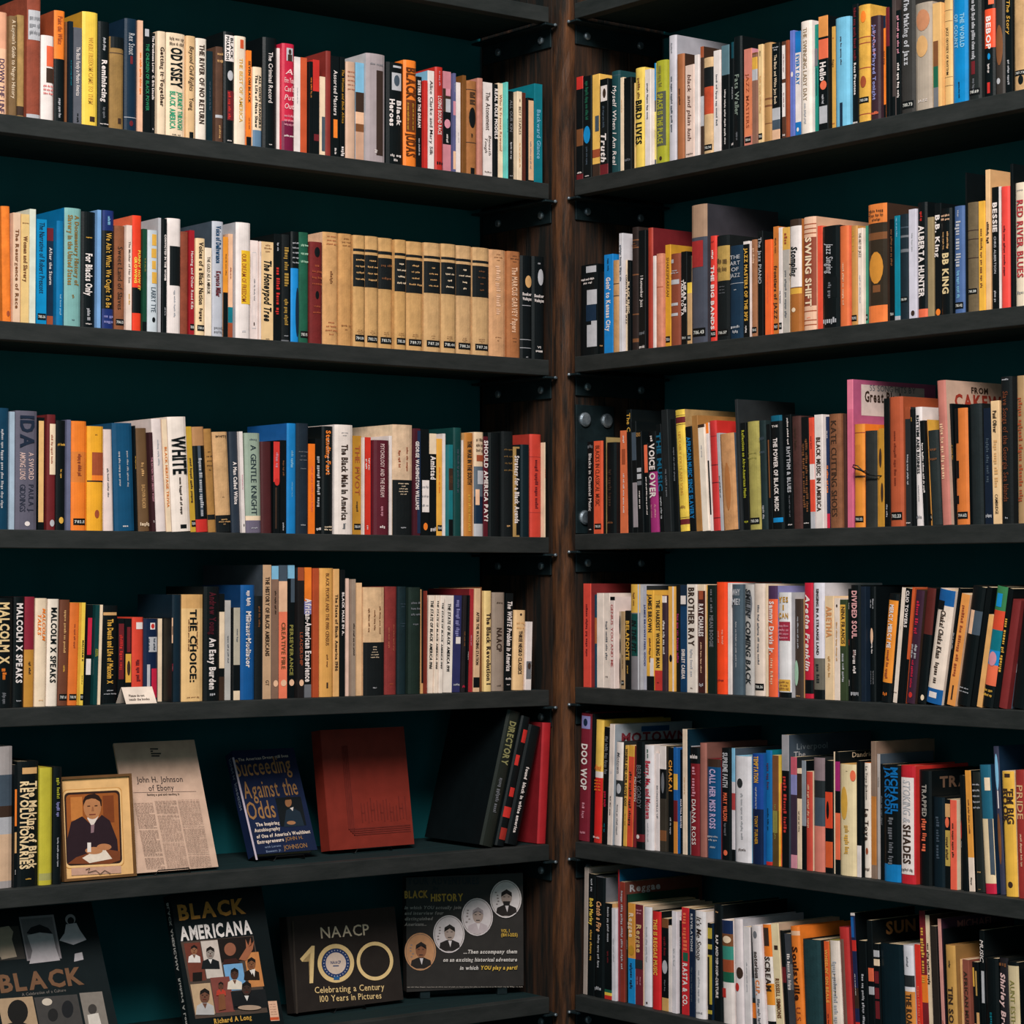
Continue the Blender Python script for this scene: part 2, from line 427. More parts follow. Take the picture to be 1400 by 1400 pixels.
def hitrow(side, r, x):
    """picture y of the shelf's top front edge at picture column x"""
    z = SHELF[side][r]
    d0 = ray(x, 700); t = (-CAM.y / d0.y) if side == 'L' else (-CAM.x / d0.x)
    lo, hi = -400, 1900
    for _ in range(40):
        md = (lo + hi) / 2
        if hit(side, x, md, 0.0)[1] > z: lo = md
        else: hi = md
    return (lo + hi) / 2

# each line: base x0, base x1, top y (photo pixels), spine colour[>cover colour], options | printed texts (text;colour;span down the spine;flags)
row('L', 0, """
-6 9 17 peach b.0-.35:coral#e0a080 | DOWN THE LINE;purple;.45-.97
9.5 23 22 brown#7a5c3c c | A Layman's Guide to Negro History;cream;.04-.82 | =2;cream;.02-.3
23 33 21 tan#a9844f c b.88-.97:umber
33 55 -6 rust#8f4430 c p.12-.36:silver@.06-.94 b.96-1:silver | =2~=2~=3;grey;.15-.33;h
56 73 49 white p.12-.36:red#e0603c@.38-.95 p.38-.55:umber@.36-.95 | =3~=3~=2;red;.57-.7;h
73.5 88 15 orange>rust b.43-1:black | Paint the White;rust;.05-.3 | =3;silver;.78-.95
88.5 91.5 30 brown
92 100 29 navy#101c26 | =6;teal;.2-.8
100 112 38 grey#5c5c64 | The Black Family in Modern America;white;.2-.7 | =2;black;.88-.97
112 133 17 yellow>mustard r p.91-.955:umber@.45-.8 | WHERE FREEDOM CAME TO THEM;gold;.22-.8;s.3
134 149 30 black r | Reminiscing;white;.36-.75;b | =2;silver;.15-.27 | =2;grey;.8-.9 | =2;white;.945-.965;h
149.5 168.5 51 tan#94703f c p.0-.12:black@.02-.98 b.17-.18:umber p.87-.93:umber@.55-.8
170 187 26 navy#13283b r p.33-.4:maroon@.4-.6 b.87-.875:silver o.9-.95:maroon@.35-.65 | Rex Stout;silver;.13-.32
187 195.5 28 peach#ecb697 | =5;orange;.04-.9;s.4
196.5 206 40 black p.0-.07:silver@.1-.7 | THE CHILDREN OF BLACK POWER;green#2f8a60;.14-.78
206 212 45 black | The Farmhouse Lover  C. Eric Lincoln;white;.03-.65;b | =1;white;.9-.97
212 226.5 43 cream r | Getting it Together;umber;.15-.72;b | =4;brown;.18-.82;s.12
227 252.5 46 cream r | ODYSSEY;black;.14-.52;b,s.62 | =3~=3;umber;.03-.13;h | JOURNEY THROUGH~BLACK AMERICA;green#3a9a72;.56-.92;b | =2;black;.96-.985;h
253 267 49.5 tan#dcb283 r p.93-1:black@.3-.75 | Beyond Civil Rights;umber;.1-.53;i | Young;umber;.6-.72
267.5 282 53 white#ecdacb r | THE RIVER OF NO RETURN;umber;.06-.83;b
283 291 70 navy#10262e | =6;slate;.08-.9
291 305 64 brown#55382a c b.71-.74:silver | =3~=2;tan;.04-.18;h | =3;tan;.82-.95
305.5 320 44 black r p.03-.26:white@.08-.95 o.34-.43:silver@.3-.85 p.52-.78:maroon@.3-.95 | BLACK~PHARAOH;black;.04-.25;b | =4;red;.53-.77 | =1;white;.95-.97;h
320 336 50 cream#ead4bd r p.03-.11:rust#c8502c@.42-.75 | THE BEST OF AMERICA;gold;.2-.78;s.3
336.3 344 69 orange b.89-1:black | SEVEN ON BLACK;umber;.07-.58;b | =3;rust;.62-.88
344.5 358 92 cream b.78-1:slate#5f7a94 | ALL GOD'S DANGERS~The Life of Nate Shaw;black;.1-.75;b
359 378 52 black>black r | The Criminal Record;white;.13-.58;s.3 | =1;white;.94-.96;h
379 382.5 66 white
382.8 402 60 crimson r b.72-1:maroon#70183a p.04-.16:silver@.3-.85 o.05-.1:umber@.46-.7 p.1-.16:umber@.4-.78 | A~Fire You~Can't~Put~Out;pink#f0c0c0;.22-.62;h,i | =3~=3~=3;pink;.65-.77;h | =2;white;.84-.87;h
402 411 78 white | =4;silver;.2-.6;s.15
411 420 79 coral#c65330
420 428 84 black | =4;orange;.06-.5;s.4 | =2;green;.2-.5;s.3
428 437 82 red>red b.33-1:black p.78-.85:maroon
437 445 105 cream p.5-.93:slate@.35-.9
445.3 452.5 70 rust#84302a r
453 464 77 black p.62-.8:orange@.25-.75 | Assorted Masters;white;.14-.58 | =2;white;.9-.96
464 472 78 black | The Woman and Black Africa;mustard;.12-.65;i | =1;white;.88-.97;s.7
472.5 486 85 peach#d0a78e r | =3~=3~=3~=3~=2;rust;.08-.3;h,s.35
486 498 86 sky b.3-.5:umber b.5-.62:peach b.62-.7:brown b.7-1:peach#c89a80
498.5 526 74 silver#a69698>silver r p.15-.93:umber#3a2a24@.5-.88 | =2;grey;.08-.11;h | =1;white;.88-.91
528 551 86 black>black r p.03-.05:silver@.35-.85 p.1-.27:silver@.28-.85 o.12-.23:slate@.4-.75 | Black~Heroes;white;.36-.62;b | =2~=1;white;.88-.97;h
551.5 569 83 orange r p.37-.67:rust#6a3418@.15-.9 | BLACK;rust#5e2c10;.07-.36;b,s.7 | JUDAS;rust#5e2c10;.68-.9;b,s.7 | =6~=6;mustard;.4-.65
569 577 105 black | SISTERS OF THE DREAM;white;.04-.55;b | =3;silver;.62-.9
577.5 585 110 red
585 594 97 white>sky | Alice Clarke and Mary Silk;black;.1-.85
594 605.5 92 red#b92c24 r | LOSING BOUND RACE;white;.28-.65 | =3;pink;.04-.18 | =1;black;.9-.95;h
606 617 98 pink#c9808a b.17-.4:umber p.17-.24:pink@.3-.9 p.27-.4:silver@.3-.9 b.4-.72:black o.47-.56:pink | =2;white;.62-.7;s.4
617 623.5 100 lilac#5b5c84 b.28-.42:pink b.78-.96:peach | =3;silver;.05-.24
623.7 630 113 white | =3;silver;.4-.8;s.2
630 637.5 103 brown#774a22
637.5 651.5 111 rust#a4683a c o.28-.5:black@.2-.85 b.09-.1:umber b.65-.66:umber p.92-1:black@.35-.75 | =2;umber;.12-.25;i,s.6 | =1;umber;.56-.6
651.6 660.5 107 pink#bd7d6e c
660.6 673.5 113 white | The Atonement;umber;.1-.5 | Beneath~Tough;umber;.55-.76;i | =1;umber;.92-.95;h
673.5 681 115 black | REAL ROLE MODELS;white;.05-.58;b,s.75
681 688 114 cream | Who Is Frances Rawson?;rust;.07-.75
688 695 112 turquoise | =5;teal;.04-.85;s.4
695 702.5 125 black | ALL OUR KIN;grey;.1-.45 | =3;silver;.52-.8;s.3 | =1;silver;.93-.95;h
703 714 125 cream o.08-.12:umber@.4-.6 | BEST STAPLES;umber;.17-.48 | =5;tan;.5-.92;s.25
714.3 719 127 rust#5a2a20
719.3 730 134 black p.03-.97:tan#d9ab85@.15-.95 | =5;grey;.45-.9;s.2
731 742 115 teal>teal | Backward Glance;sky;.26-.75
""")
row('L', 1, """
4 15.5 282 orange l-2 c o.9-.95:rust@.4-.8
15.6 28 291 peach#e4bda0 | The Resurgence of Race;brown;.1-.92;b
28.5 40 293 gold#e6bf80 | Women and Slavery;brown;.2-.62;b | =1;brown;.07-.09;h
40.2 49 286 white#d6d6c6
49.5 64 300 azure#0d84ba f k | The Narrative of Robert Prescott;navy;.03-.7;s.5
64 73 312 navy b.0-.13:maroon b.9-1:rust | After the Storm;white;.2-.58
73.2 86.8 302 azure#0c6fa2 r | =3;sky;.7-.9
87.5 110 285 turquoise#7ba8a4>azure#0b6fa4 r l1 | A Documentary History of~Slavery in the United States;tan#8a6a34;.06-.65;b | =1;tan#8a6a34;.73-.76;s.7 | =1;slate;.93-.95;h
110.5 129.5 290 black l1 r | For Blacks Only;white;.36-.72;b | =1;gold;.21-.23;h | =2;silver;.83-.93 | =1;white;.95-.97;h
130 138 287 sky#79a2d2
138.3 155 288 black>navy r b.0-.17:navy#1d2d66 b.83-1:navy#1d2d66 | We Ain't What We Ought To Be;gold;.19-.82 | =1;sky;.05-.12 | =2~=1;lilac;.87-.96;h
156 170 309 rust#8a5235 c k | Sweet Land of Slaves;umber;.2-.8
170 180.5 308 white#ecd2c4 | The Mother of Her Son;umber;.15-.55;s.35 | =2;gold;.65-.75;s.3
180.8 193 295 coral#e63f24>coral r b.62-.84:black | FUNNY HOW IT~GROWING;yellow;.14-.8;b
193.5 201 313 green#16412f b.9-1:black | =4;olive;.1-.6
201 215.7 315 silver#c6cad0 r p.04-.15:gold@.35-.8 p.18-.27:gold@.3-.8 p.3-.38:gold@.35-.75 p.41-.52:gold@.35-.85 o.85-.9:black@.38-.7 | LARRY TYE;slate;.56-.8
216 220 298 silver
220 228 299 black | CONVICTED IN THE WOMB;white;.02-.66;b | =3;silver;.7-.92
228.2 246.5 299 white r p.24-.58:black@.15-.95 | =4;silver;.62-.85;s.15
246.6 257 317 rust#87402c c
257 266 315 crimson#9a1d26 k | Hunting and Other Road Kills;white;.2-.75
266.5 280 326 cream#eecb9e k | Voices of a Black Nation;umber;.04-.68;b | =1;umber;.72-.85;s.4
280 289.5 339 cream#f0dac4 | THE GOLD AS A MIRROR;umber;.1-.52
289.6 305 303 silver#bab9c2>slate r | Voice of Deliverance;navy#1b4468;.04-.36;b | Keynote Miller;maroon;.43-.65;b | =1~=1;grey;.9-.97;h
305.2 312 324 orange#e59030 b.55-1:black | =4;brown;.05-.5
312 318.5 320 peach b.7-.85:teal b.85-1:rust | =3;rust;.2-.55
318.7 342 304.5 white>silver r p.24-.7:yellow#ecb92e@.32-.97 | OUR DREAM OF FREEDOM;rust;.27-.68;s.3 | =1;silver;.92-.95;h
342.2 353 329 white#e8d2cc p.12-.885:silver@.22-.72 p.125-.88:white#e8d2cc@.25-.69 o.82-.86:umber@.4-.55 | =4;grey;.24-.75;s.2
353 357.3 330 white#e6d0c8 | =2;grey;.05-.2
357.5 374 331 tan#e8c08e f | =1~=1~=1;brown;.02-.11;h | The Honeypod Tree;black;.18-.8;i,b,s.6 | =1;black;.97-.99;h
374.3 384.5 320 black | =4;red;.26-.8;s.55 | =2;silver;.04-.2
385 396 321 black c b.98-1:grey | =3;gold#a8823c;.12-.48;s.6 | =3;gold#a8823c;.6-.84;s.5 | =1;silver;.93-.95;h
396.3 408.5 317 black b.33-1:azure#1c86cc r o.5-.95:navy@.5-1 | =2~=2~=2~=2~=2;silver;.08-.3;h,s.35
408.7 421.5 318 green#195640 c k | =2~=2~=2;mint;.08-.3;h,s.3
421.7 440.5 331 maroon#70201f c o.05-.15:black@.3-.75 o.48-.56:black@.38-.68 | =1~=2~=2~=1;rust;.2-.44;h,s.4 | =1~=1;rust;.6-.72;h,s.3
441 462 318 tan#d29c66>peach c | =2~=2~=2;rust;.02-.12;h,s.4 | =1~=2~=2~=1;rust;.78-.92;h,s.4 | =1;brown;.2-.6;s.2
462.3 481 320 tan#c79159 c | =1~=2~=2;brown;.03-.12;h,s.4 | =2~=1;brown;.8-.87;h,s.4
481.2 499 322 tan#cb9a62 c b.12-.145:black b.17-.46:black k | =1~=2~=1~=2;tan;.19-.42;h,s.3 | =2~=2~=1;brown;.84-.885;h,s.45
499.2 517 323.5 tan#cc9c65 c b.12-.145:black b.17-.46:black k | =1~=2~=2~=1;tan;.19-.42;h,s.3 | =2~=2~=1;brown;.84-.885;h,s.45
517.2 536.5 326 tan#ca9a62 c b.12-.15:black b.18-.46:black k | =2~=1;brown;.19-.42;h,s.2 | =2~=2~=1;brown;.84-.885;h,s.45
536.7 555.3 328 tan#cc9a60 c b.12-.145:black b.17-.47:black k | =1~=2~=1~=2;cream;.19-.42;h,s.3 | =2~=2~=1;brown;.84-.885;h,s.45
555.5 578 331 tan#cd9c64 c b.12-.145:black b.17-.47:black k | =1~=2~=1~=2;tan;.19-.42;h,s.3 | =2~=2~=1;brown;.84-.885;h,s.45
578.2 602.5 332.5 tan#cda06e c b.12-.145:black b.17-.46:black k | =1~=2~=1~=2;tan;.2-.42;h,s.25 | =2~=1;brown;.84-.88;h,s.3
602.7 623.5 334 tan#cc9f6c c b.12-.145:black b.17-.46:black k | =1~=2~=1~=1;cream;.19-.42;h,s.3 | =2~=2~=1;brown;.84-.885;h,s.45
623.7 644.5 336.5 tan#cda172 c b.12-.145:black b.17-.46:black k | =1~=2~=1~=1;cream;.19-.42;h,s.3 | =2~=2~=1;brown;.84-.885;h,s.45
644.7 668.5 339 tan#cca070 c b.12-.145:black b.17-.46:black k | =1~=2~=1~=1;brown;.19-.42;h,s.25 | =2~=2~=1;brown;.84-.885;h,s.45
668.7 691 342 tan#d39c70 c | =1~=2~=1;brown;.03-.11;h,s.4 | =2~=1;brown;.8-.86;h,s.3 | =4;peach;.15-.6;s.3
691.2 711 344 rust#a9693f c | =1~=2~=1;umber;.03-.11;h,s.4 | The MARCUS GARVEY Papers;peach;.15-.76;b,s.4 | =2~=1;umber;.8-.86;h,s.3
711.3 727 350 black r o.19-.31:tan@.35-.95 p.48-.485:silver b.81-.815:silver b.89-.895:silver | Booker~Washington;white;.35-.44;h,b | =1;silver;.97-.99;h
727.3 744 351 black r o.12-.28:silver@.4-.9 | Booker~Washington;white;.36-.45;h,b | =1;silver;.05-.08;h | V1~=1;white;.86-.93;h
""")
row('L', 2, """
-8 11.3 558 navy#123a52 r | =8;silver;.1-.9;s.2
11.6 20 563 sky#a5b4c4
20.2 50 562 grey#5f5a68 r o.93-.97:white@.4-.65 | IDA;navy#1c2638;.04-.31;b,s.62 | A SWORD~AMONG LIONS;pink#d8b4ac;.35-.58;s.42 | PAULA J.~GIDDINGS;navy#2a2c3c;.62-.85;s.42
51 60.7 571 black p.03-.93:gold#e2b274@.12-.85
61 75.7 567 maroon#6a2124 r p.08-.52:cream@.25-.95 o.91-.97:silver@.3-.85 | =4;rust;.12-.48;s.25
76 88.8 575 black>black r o.88-.94:gold@.3-.8 | =2;gold;.2-.24;h | =2;gold;.42-.55;s.2
89 96.7 574 lilac#696983
97 117.5 576 orange r k b.28-.56:orange#d97a34 | =4;rust;.3-.5;s.3
118 140.7 583 gold#efa62c r p.25-.47:rust@.25-.98 b.52-.535:umber p.47-.52:orange@.25-.98 o.8-.88:rust@.42-.72 | =1;umber;.07-.09;h
141 155.5 587 white#e8cfc8 l-3 | =4;grey;.15-.9;s.18
157 184 578 blue#154a6c>blue#154a6c r l-4 | =5~=5;silver;.15-.7;s.16 | =1;white;.94-.97;h
184.3 189 582 black l-5 | Hot Water Looks;gold;.08-.62;b
189.3 205 585 brown#6b4e34 r l-7 | =2;tan;.3-.5;s.25 | BALDWIN READER;tan;.55-.78;s.3 | =1;cream;.9-.96;h
205.3 213.6 591 maroon#3c2024 l-8 | THE NATION THAT DIDN'T WANT;pink;.25-.7 | =1;white;.85-.95
213.9 227.5 572 white#e6d2cd r l-10 | =3;silver;.1-.5;s.2
227.7 235 573 cream l-9 | BLACK HERITAGE TRIVIA;orange#d87a3c;.18-.85;b
235.3 261 569 white#efdcd0 r l-10 p.94-.975:black@.4-.75 | WHITE;black;.17-.5;b,s.72 | =5;umber;.53-.85;s.15
261.3 268.5 583 mustard#c39a34 l-9 k | =4;umber;.3-.72;s.5
268.8 285 583 black r l-9 b.0-.18:tan#b88458 b.88-1:red p.18-.85:slate@.35-.6 | =5;silver;.3-.85;s.3
285.3 295.7 586 tan#a9783f c l-7 b.83-.88:black | =1~=2~=1~=1~=1;umber;.2-.42;h,s.3
296 316.3 590 tan#d2a373 c l-6 b.83-1:black | WHITE;umber;.03-.06;h,b | =1;umber;.64-.66;h,s.4 | =1~=2~=1;tan;.86-.93;h
316.6 329 590 slate#2b333f r l-4 | A Man Called White;white;.3-.72;b,s.4
329.2 336 590 white l-3 o.91-.94:black@.4-.7 | =4;pink;.15-.85;s.25
336.3 357 592 mint#98a594 r l-2 b.83-.875:cream b.875-1:lilac#6c6274 | A GENTLE KNIGHT;navy#26323a;.12-.82;s.36 | =1;slate;.05-.08;h | =1;silver;.94-.96;h
357.3 371.8 604 maroon#4b2224 l-1
372 382.7 604 black b.0-.44:red#d63a34 o.4-.48:red@.1-.9 p.5-.95:umber@.2-.5 | =2;pink;.1-.3;s.4
383 391.7 602 black | =3;brown;.1-.5 | =1;silver;.88-.97
392 404.7 579 azure#1a79b8>blue r | =2;sky;.25-.4 | =4;sky;.4-.8;s.1
405 421.4 579 navy#182430 c | =2~=2~=2;grey;.24-.35;h,s.3 | =1;grey;.4-.42;h | =1;silver;.91-.93;h
421.8 431 607 orange#f17522 | =5;coral;.1-.9;s.3
431.3 439.7 600 black | =4;silver;.1-.8;s.5 | =1;white;.92-.97;h
440 455 583 black r | Standing Fast;orange;.04-.45;b,s.4 | =5;white;.1-.45;s.15 | =1~=2;cream;.92-.97;h
455.3 482 581 white#ead8cf>white r | The Black Male In America;umber;.18-.87;b,s.34 | =2~=1;grey;.06-.11;h,s.35 | =1;grey;.9-.95
482.5 494 596 mustard#b9822e k | =1;umber;.1-.6;s.1 | THE PIVOT;rust;.1-.6;s.55 | =1;umber;.65-.78
494.3 497.7 598 white
498 507.3 598 red#d03426 | =2~=2;white;.05-.5;s.4 | =1;white;.9-.95
507.6 531.7 602 maroon#5b1f2a r | PSYCHOLOGY AND THE DREAM;pink#e4c0bc;.04-.6;s.26 | =2;pink;.7-.8;s.2 | =1;white;.89-.94;h
532 536 596 white
536.3 563.5 581 peach#dcb898>cream c b.5-1:black | =3~=3;rust;.15-.47;s.2 | =2~=1~=2~=2~=2;cream;.52-.64;h,s.45 | =1;silver;.92-.94;h
563.8 575 586 maroon#4a1c26 p.02-.98:navy#1c2c48@.5-.98 | GEORGE WASHINGTON WILLIAMS;white;.12-.76;b,s.5
575.3 587 587 black p.48-.78:white@.15-.98 o.88-.95:orange@.3-.8 | =2~=3~=2;grey;.5-.76;h,s.3
587.3 597 593 black b.0-.2:cream | Amistad;white;.22-.45;b,s.7 | =2;white;.9-.97;h
597.3 604.7 600 gold#ecaa48 k | =4;orange;.1-.75;s.3
605 609.2 593 white
609.6 619.6 608 teal#1c727a b.26-.5:umber b.82-1:black | =3~=3;brown;.3-.46
620 631 585 green#133f3d r | =6;slate;.2-.6
631.2 633.6 602 white
634 646.8 592 orange#c07a36>tan r | THE WAR IN THE SOUTH;umber;.08-.5;b | =4;gold;.6-.95;s.3
647 661 591 cream#e2c2a2 r b.33-.62:slate#5a6470 p.37-.5:silver@.3-.95 b.62-.88:navy b.88-1:silver p.55-.7:peach@.1-.5 p.22-.28:rust@.2-.95 | =2~=2~=2;umber;.05-.2;h
661.3 667.3 597 maroon#591a24 | SHOULD AMERICA PAY?;white;.04-.85;b,s.95
667.6 684 592 black r
684.3 701.6 590 black c | =2~=2~=2~=2;gold#7a5c34;.14-.4;h,s.25 | =1;tan;.88-.91;h
702.4 710.8 611 cream#b08a54 p.02-.98:black@.4-1 | Strategy for a Black Agenda;white;.1-.85;b,s.7
711 724 608 navy#0d2026 r
724.3 740 594 coral#cf4335>red#a8362c r b.22-.224:maroon b.76-.764:maroon | =4;maroon;.25-.72;s.3
740.3 746 605 cream | =4;coral;.05-.6;s.4
""")
row('L', 3, """
-8 17 818 black r | MALCOLM X;cream#e2c08c;.04-.6;b,s.5 | =2;orange;.64-.74 | =2;grey;.86-.96
17.3 32 816 black l2 | MALCOLM X SPEAKS;white;.06-.78;b,s.55 | =1;silver;.93-.95;h
32.3 46 816 mustard#c08436>maroon l2 b.0-.48:crimson#8a2434 | =2;umber;.55-.74
46.3 62.6 818 cream#eed2b4 r l2 | MALCOLM~TALKS;orange;.03-.45;i,b | =1;tan;.93-.95;h
63 78 819 white#f0ddcc r l3 | MALCOLM X SPEAKS;black;.08-.78;b,s.5
78.5 92 820 brown#6c3e2c r l4 k | =4;tan;.1-.5;s.25 | =2;gold;.62-.68
92.3 105 824 orange#dc7030 r l4 k | =4;rust;.05-.6;s.2
105.3 113.6 824 yellow l5 k | MALCOLM X;umber;.34-.6;b | =3;umber;.65-.85
114 123.6 827 black l4 p.13-.5:crimson@.3-.9 p.54-.7:white@.2-.9
124 133 827 green#103c3c l3 | BASIC~FACTS;lime;.36-.6;b
133.3 137.3 827 cream l3
137.6 160.3 828 black r d5.5 l1 p.07-.1:tan@.1-.9 | The Death and Life of Malcolm X;gold;.14-.8;b,s.34 | =1~=2;silver;.85-.92;h,s.4
161 170 846 black d5.5 p.06-.72:maroon@.1-.9 | =3;red;.1-.7;s.5
170.3 180 846 black d5.5 p.1-.4:maroon@.3-.8 p.42-.76:gold@.1-.9 o.5-.68:umber@.3-.8
180.3 195.7 844 coral#d94532 r d5.5 p.06-.14:white@.3-.9 | =3;maroon;.5-.75;s.4
196 215.7 846 navy#15223e r d5.5 p.05-.13:white@.4-.75 o.06-.12:red@.45-.7 p.22-.4:silver@.3-.9 p.6-.95:crimson@.5-.9 p.55-.85:silver@.2-.4 | =2~=3;navy;.24-.38
216 221.7 846 cream d5.5
222 235 845 black r b.0-.3:peach p.1-.2:umber@.1-.6 | MALCOLM X;crimson;.38-.8;b,s.45 | =4;white;.38-.82;s.2
235.3 247.7 813 navy#11232f r
248 277 813 tan#e9bb80 r b.0-.13:tan#d8a468 | THE CHOICE:;black;.14-.82;b,s.3 | =3;brown;.95-.97;h | =5~=5;brown;.16-.6;s.12
277.5 299.7 802 black r | Andrew Young;maroon#4a1620;.05-.42;b,s.4 | An Easy Burden;white;.45-.9;b,s.4 | =1;silver;.92-.96;h
300 307.2 812 umber b.0-.17:black b.17-.7:cream b.7-.78:black
307.5 315.7 821 silver#b8b0aa | =5;grey;.08-.9;s.25
316 328.5 831 black b.0-.62:silver#b9ad9a b.9-1:cream | =2;grey;.2-.4
328.8 347.7 800 blue#15528e>navy#123a66 r | Militant Mediator;white;.23-.72;b,s.34 | WHITNEY M. YOUNG JR.;silver;.28-.66;b,s.16 | =2;white;.05-.18;s.3
348 358.7 815 black c | =3;brown;.1-.3
359 371 772.5 tan#c79f7d>slate#3f464e w23 | THE HISTORY OF BLACK AMERICANS;umber;.09-.68;b | GT;umber;.86-.9;s.4
371.3 381 774 brown#856554>slate b.0-.1:sky o.86-.91:peach@.2-.9 | =4;umber;.15-.4
381.3 393 773 coral#f17c5c>slate b.0-.12:slate b.12-.35:peach o.86-.91:peach@.2-.9 | CREATIVE FIRE;brown;.43-.78;b
393.3 403 773 black>black b.0-.1:sky p.1-.28:slate@.4-.95 o.86-.91:peach@.2-.9 | PERSEVERANCE;olive;.45-.83;b
403.3 416 776 umber#201c1c b.0-.1:rust o.86-.91:peach@.2-.9 | LEADERSHIP;rust;.45-.8;s.45
416.3 426 776 black b.0-.26:orange b.26-.36:lilac b.9-1:grey | African-American Experience;white;.24-.88;b,s.8
426.3 436.3 777 rust#b34c2b
436.6 455.5 777 gold#dfa055 | BLACK PEOPLE AND THE 1980 CENSUS;brown;.04-.6;s.24 | 1;umber;.89-.93;h,b,s1 | =2;brown;.66-.78;s.14
455.8 464 778 tan#e2ab6e | The State of Black America 1986;umber;.2-.8;b
464.2 472 779 black | BLACK MALE IN A.;white;.18-.52;b
472.3 477 791 cream#e8c0ae
477.3 486.5 792 grey#9c8676 | =5;umber;.18-.85;s.4
486.7 495 797 peach#e8b98c
495.3 525.2 803 peach#dfb48a c b.51-1:black | =4~=3~=4;brown;.14-.47;s.2 | =1~=1~=2~=2~=2;cream;.54-.66;h,s.4 | =1;silver;.92-.94;h
525.5 541.7 802 rust#852f2c c l1 | =4~=3;rust#b06048;.3-.65;s.2 | =1;rust;.89-.91;h
542 555 802 navy#0e2328 c l1 | =2~=1;slate;.15-.2;h,s.3 | =2~=1;slate;.33-.38;h,s.3
555.3 574.5 803 green#16261f c l1 | =2~=2~=2;grey;.12-.28;h,s.4 | =1;grey;.33-.36;h
574.8 578.6 806 tan p.0-.9:black@.3-1
579 583.5 808 rust#86362a l1
583.8 592 814 cream#f0dac8 l3 | THE STATE OF BLACK AMERICA 1986;black;.05-.75;b,i
592.3 598.5 814 cream#ecd6c4 l3 | THE STATE OF BLACK AMERICA 1988;black;.05-.75;b,i
598.8 605 814 white#eedccf l3 | THE STATE OF BLACK AMERICA 1989;black;.06-.76;b,i
605.3 618 814 white#f0e0d4 l3 | THE STATE OF BLACK AMERICA 1991;black;.08-.78;b,i,s.3
618.3 629 814 lilac#30305c l3 p.43-.5:white@.3-.9 | =4;lilac;.05-.42;s.5 | =1;silver;.9-.94;h
629.2 635.7 814 umber#262022 l3 | =3;brown;.3-.6;s.4 | =1;crimson;.92-.96;h
636 640 814 black l3 | =4;white;.4-.85;s.4
640.3 646.3 805 crimson#a32a30>maroon l2 | =2;pink;.4-.6;s.3
646.6 655.8 804.5 tan#dfb58e l2 b.86-.96:black | AFTER THE WATCHING STATION;umber;.23-.74;b
656 659 803 brown
659.3 672 808 yellow#ecc888 l1 r | The Black Revolution I;umber;.22-.93;b,s.55
672.3 689 810 grey#9a8678 l1 r | NAACP;umber;.36-.6;b,s.4 | =1;umber;.09-.12;h | =1;umber;.93-.96;h
689.4 699.4 811 black l3 | The WHITE Problem in America;white;.08-.8;b,i,s.6 | =1;white;.86-.9;h | =1;white;.93-.95;h
700 716.3 834 tan#e9bd8a l2 r o.04-.07:umber@.4-.6 | =2~=2;tan;.13-.25;h,s.4 | THREE NEGRO CLASSICS;umber;.26-.8;b,s.3
717 726.5 850 white p.58-.84:grey@.05-.9 o.6-.7:umber@.3-.8
""")
row('L', 4, """
-16 16 1021 silver#a59a98 b.2-.42:slate b.42-.5:umber b.5-.62:silver b.62-.95:peach#d8b090
16.4 22.8 1046 black p.2-.5:orange@.2-.9 p.55-.72:tan@.2-.9 | =2;white;.8-.95
23 52 1041 black r p.05-.1:tan@.2-.9 | The Making of Black~REVOLUTIONARIES;cream#eccb9c;.16-.86;b,s.62 | =1;gold;.93-.95;h
52.3 70.8 1050 lime#c4b43a r b.9-.96:lime#a8a060
71 84 1049 black r | =2;lime;.06-.3;s.4 | =2;lilac;.3-.42;s.4 | =4;silver;.5-.95;s.2
656 675 967 charcoal#20241f>black r l40 | DIRECTORY;olive#8a8458;.08-.4;b,s.45 | =3;grey;.5-.75;s.3
675.5 690 978 black r l37 p.3-.38:red@.2-.6 p.1-.2:red@.4-.9 p.55-.62:red@.3-.8 p.7-.78:red@.1-.9 p.86-.95:red#9a2c24@.2-.9
690.5 708 990 black r l27 | found  black in white america;white;.35-.9;b,s.24
734.5 746.5 988 red#a8242a>maroon#7c1c22 r l2
""")
